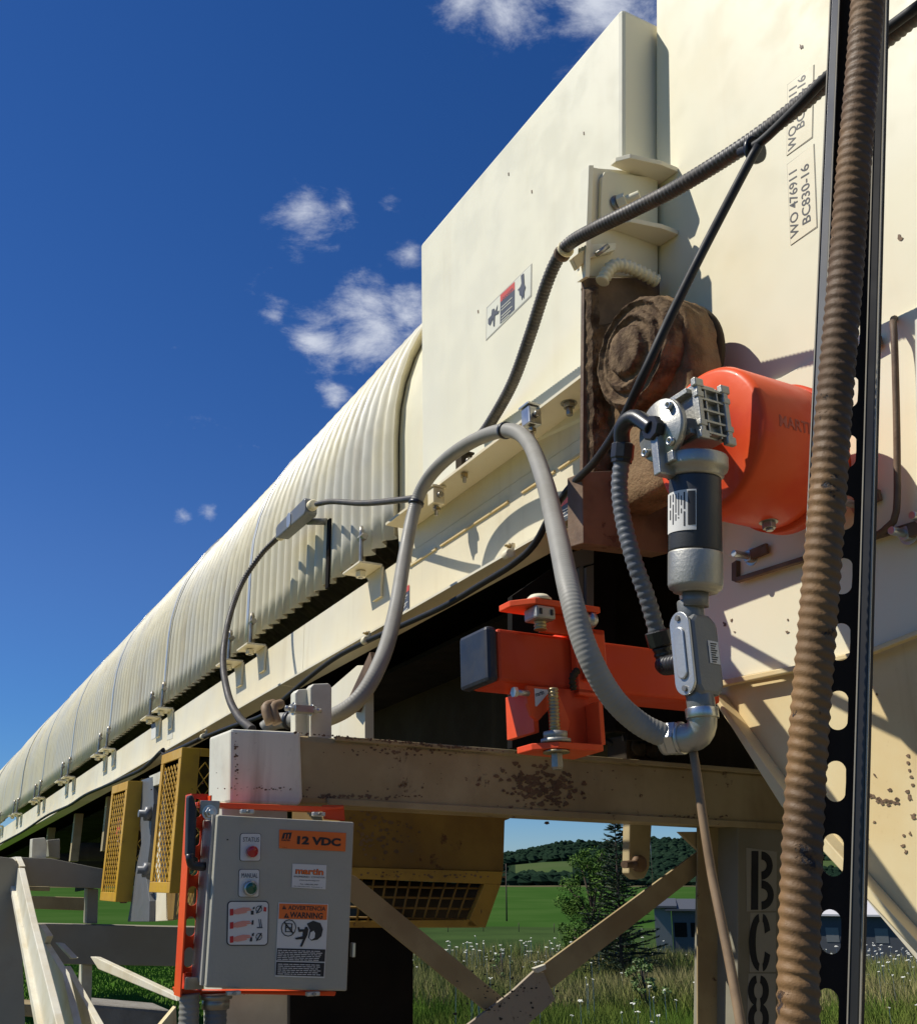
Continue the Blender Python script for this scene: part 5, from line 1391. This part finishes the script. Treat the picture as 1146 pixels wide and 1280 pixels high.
# conduits under the box
for l, m_, r_, lb in (([(183, 1160), (180, 1240), (172, 1400)], cgrey, .017, 'light grey conduit leaving the bottom of the orange strut frame'), ([(288, 1175), (286, 1260), (285, 1400)], cgrey2, .019, 'dark grey conduit dropping from the bottom left of the control box')):
    o = MB().tube([ons(G, *q_, 1.93) for q_ in zb(l)], r_, 16, .01, .009, .0006).build('box_conduit', m_); tag(o, lb, 'conduit')
p = ons(G, *zb([(290, 1160)])[0], 1.93)
o = MB().lathe(p, -G[2], [(.028, 0), (.028, .008), (.022, .009), (.024, .011), (.024, .024), (.02, .025)], 24).build('conduit_nut', steeld); tag(o, 'steel conduit nut under the control box', 'conduit fitting')

# ================================================================ YELLOW MESH GUARDS ON THE LEFT
def mesh_guard(V0, V1, s0, s1, w0, w1, label, tilt=0):
    t = thing('mesh_guard', label, 'guard', W(G, s0, V0, w0), 'yellow expanded mesh guards under the truss')
    fr_ = .045
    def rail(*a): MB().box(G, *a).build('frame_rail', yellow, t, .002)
    # left side face: v=V0 between s0..s1 ; front face: s=s0 between V0..V1
    rail(s0, s0+fr_*.9, V0-.006, V0+.004, w0+fr_, w1-fr_); rail(s1-fr_, s1, V0-.006, V0+.004, w0+fr_, w1-fr_)
    rail(s0, s1, V0-.006, V0+.004, w1-fr_+.001, w1); rail(s0, s1, V0-.006, V0+.004, w0, w0+fr_-.001)
    rail(s0-.006, s0-.001, V0-.006, V0+.075, w0, w1)
    rail(s0-.006, s0-.001, V0+.076, V1, w0, w0+.035); rail(s0-.006, s0-.001, V1-.03, V1, w0+.036, w1-.036)
    rail(s0-.006, s0-.001, V0+.076, V1, w1-.035, w1)
    def lat(P, ex, ey, nx, ny, cell, nm):
        mb = MB(); cw_, chh = cell; nr = ex.cross(ey).normalized()
        for j in range(int(ny/chh)+1):
            for i in range(int(nx/cw_)+1):
                for dx, dy in ((.5, .5), (-.5, .5), (.5, -.5), (-.5, -.5)):
                    a0 = (i*cw_, j*chh+(.5 if 0 else 0)*chh)
                    a = (a0[0]+cw_*dx, a0[1]); b = (a0[0], a0[1]+chh*dy)
                    if min(a[0], b[0]) < 0 or max(a[0], b[0]) > nx or min(a[1], b[1]) < 0 or max(a[1], b[1]) > ny: continue
                    mb.bar(P+ex*a[0]+ey*a[1], P+ex*b[0]+ey*b[1], nr, .004, .003)
        o_ = mb.build(nm, yellow, t); o_['kind'] = 'stuff'
    lat(W(G, s0, V0, w0+fr_), G[0], G[2], s1-s0, w1-w0-2*fr_, (.052, .045), 'side_mesh')
    lat(W(G, s0-.003, V0+.075, w0+.02), G[1], G[2], V1-V0-.075, w1-w0-.05, (.055, .075), 'front_mesh')
    return t
mesh_guard(1.17, 1.62, 4.62, 4.98, -.07, .535, 'larger yellow mesh guard just left of the beam end')
mesh_guard(1.17, 1.44, 5.68, 6.08, -.125, .47, 'smaller far left yellow mesh guard')
# curtain and cream plate between the guards
def wavy(px, v0, m, nm):
    return MB().pv(G, px, v0, v0+.03).build(nm, m, wp_, .002)
wp_ = thing('return_roller_plates', 'grey wavy rubber flap and cream plate between the two yellow guards', 'plates', onv(G, 185, 1150, 1.2))
z1 = lambda l: [(x/3.2, 880+y/3.2) for x, y in l]
wavy(z1([(566, 305), (612, 290), (614, 400), (605, 480), (600, 560), (590, 640), (585, 700), (598, 790), (596, 872), (510, 872), (530, 760), (548, 640), (565, 560), (560, 430)]), 1.24, cgrey2, 'rubber_flap')
wavy(z1([(612, 330), (640, 320), (640, 745), (670, 748), (670, 868), (600, 872), (598, 790), (605, 700), (618, 600), (605, 520), (618, 430)]), 1.27, truss, 'cream_plate')
wavy(z1([(664, 744), (780, 740), (780, 858), (664, 866)]), 1.27, yellow_d, 'yellow_plate')
wavy(z1([(596, 290), (642, 270), (642, 320), (612, 330)]), 1.24, frame_l, 'top_plate')
quadv(z1([(612, 530), (630, 532), (628, 585), (612, 590)]), 1.27, white, wp_, 'small_sticker', G, .002); quadv(z1([(614, 532), (628, 534), (627, 548), (614, 546)]), 1.27, redp, wp_, 'sticker_header', G, .003)
for x, y in ((603, 440), (598, 665), (508, 770), (530, 500), (518, 520), (540, 540), (512, 560)):
    p = onv(G, *z1([(x, y)])[0], 1.24)
    MB().lathe(p, -G[1], [(.035, 0), (.035, .03), (.018, .032), (.018, .06)], 14).build('roller_end', cgrey2 if x > 590 else rustp, wp_)
MB().cyl(onv(G, *z1([(505, 545)])[0], 1.30), onv(G, *z1([(560, 545)])[0], 1.30), .05, 12).build('roller', pan, wp_)

# ================================================================ SECOND SUPPORT BENT, FAR LEFT
sb = thing('second_support_frame', 'second cream and grey support frame with bright braces at lower left', 'support frame', W(G, 6, .9, -2))
def bp(px, s0, s1, nm, m=frame_m, bv=.004): MB().ps(G, z1(px), s0, s1).build(nm, m, sb, bv)
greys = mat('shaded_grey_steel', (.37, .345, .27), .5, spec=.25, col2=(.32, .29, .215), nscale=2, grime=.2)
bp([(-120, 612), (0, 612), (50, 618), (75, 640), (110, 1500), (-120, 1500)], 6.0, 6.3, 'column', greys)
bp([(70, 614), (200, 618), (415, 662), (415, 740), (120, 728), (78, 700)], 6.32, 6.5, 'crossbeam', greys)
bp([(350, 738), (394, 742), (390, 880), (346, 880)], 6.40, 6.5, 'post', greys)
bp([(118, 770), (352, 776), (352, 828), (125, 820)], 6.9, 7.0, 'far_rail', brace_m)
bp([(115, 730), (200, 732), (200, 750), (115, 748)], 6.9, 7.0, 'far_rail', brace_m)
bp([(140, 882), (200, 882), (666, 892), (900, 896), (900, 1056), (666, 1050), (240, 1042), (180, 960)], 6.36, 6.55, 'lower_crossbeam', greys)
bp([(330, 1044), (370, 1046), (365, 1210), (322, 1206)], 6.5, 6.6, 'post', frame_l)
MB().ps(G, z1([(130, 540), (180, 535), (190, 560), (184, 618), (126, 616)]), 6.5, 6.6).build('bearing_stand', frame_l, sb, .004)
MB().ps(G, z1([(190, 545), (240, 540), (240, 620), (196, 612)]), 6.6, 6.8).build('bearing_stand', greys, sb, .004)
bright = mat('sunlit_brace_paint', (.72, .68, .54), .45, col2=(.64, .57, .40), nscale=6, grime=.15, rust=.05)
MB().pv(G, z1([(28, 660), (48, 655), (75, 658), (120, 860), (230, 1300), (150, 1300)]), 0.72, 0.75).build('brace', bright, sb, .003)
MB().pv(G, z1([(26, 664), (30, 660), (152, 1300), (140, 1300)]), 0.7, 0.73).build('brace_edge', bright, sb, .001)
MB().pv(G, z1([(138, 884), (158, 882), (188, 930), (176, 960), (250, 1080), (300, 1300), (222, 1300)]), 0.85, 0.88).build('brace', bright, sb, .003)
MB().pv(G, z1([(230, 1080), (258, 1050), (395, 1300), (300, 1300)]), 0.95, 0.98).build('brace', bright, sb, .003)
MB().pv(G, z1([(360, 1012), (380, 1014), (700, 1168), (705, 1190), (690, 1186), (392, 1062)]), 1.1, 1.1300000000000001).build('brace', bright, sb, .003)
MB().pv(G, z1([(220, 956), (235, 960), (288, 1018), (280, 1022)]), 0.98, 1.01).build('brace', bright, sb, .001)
bp([(630, 1300), (705, 1210), (708, 1300)], 4.2, 4.24, 'brace', creamr, .002)
MB().pv(G, z1([(45, 615), (62, 612), (78, 650), (70, 680), (55, 675)]), 0.74, 0.77).build('brace_lug', bright, sb, .002)
MB().pv(G, z1([(25, 618), (38, 616), (42, 655), (28, 660)]), 0.7, 0.73).build('brace_lug', bright, sb, .002)
gs = thing('concrete_footing', 'long weathered concrete footing lying in the grass at lower left', 'footing', W(G, 7.5, 1.5, -2.2))
p0 = W(G, 7.4, .6, 0); p0.z = gz(p0.x, p0.y)
MB().prism([ons(G, *q_, 7.6) for q_ in z1([(360, 1200), (690, 1228), (690, 1330), (350, 1330)])], G[0]*.5).build('footing_block', mat('concrete', (.28, .26, .22), .9, col2=(.2, .18, .15), nscale=4, grime=.4, bump=.01, bscale=20), gs, .02)
o = MB().ps(G, z1([(78, 1200), (150, 1204), (150, 1256), (78, 1250)]), 7.4, 7.7).build('timber_sleeper', brace_m, None, .01); tag(o, 'brown timber sleeper behind the leftmost bright brace', 'sleeper')
print('tris', sum(len(o.data.polygons) for o in bpy.data.objects if o.type == 'MESH'))
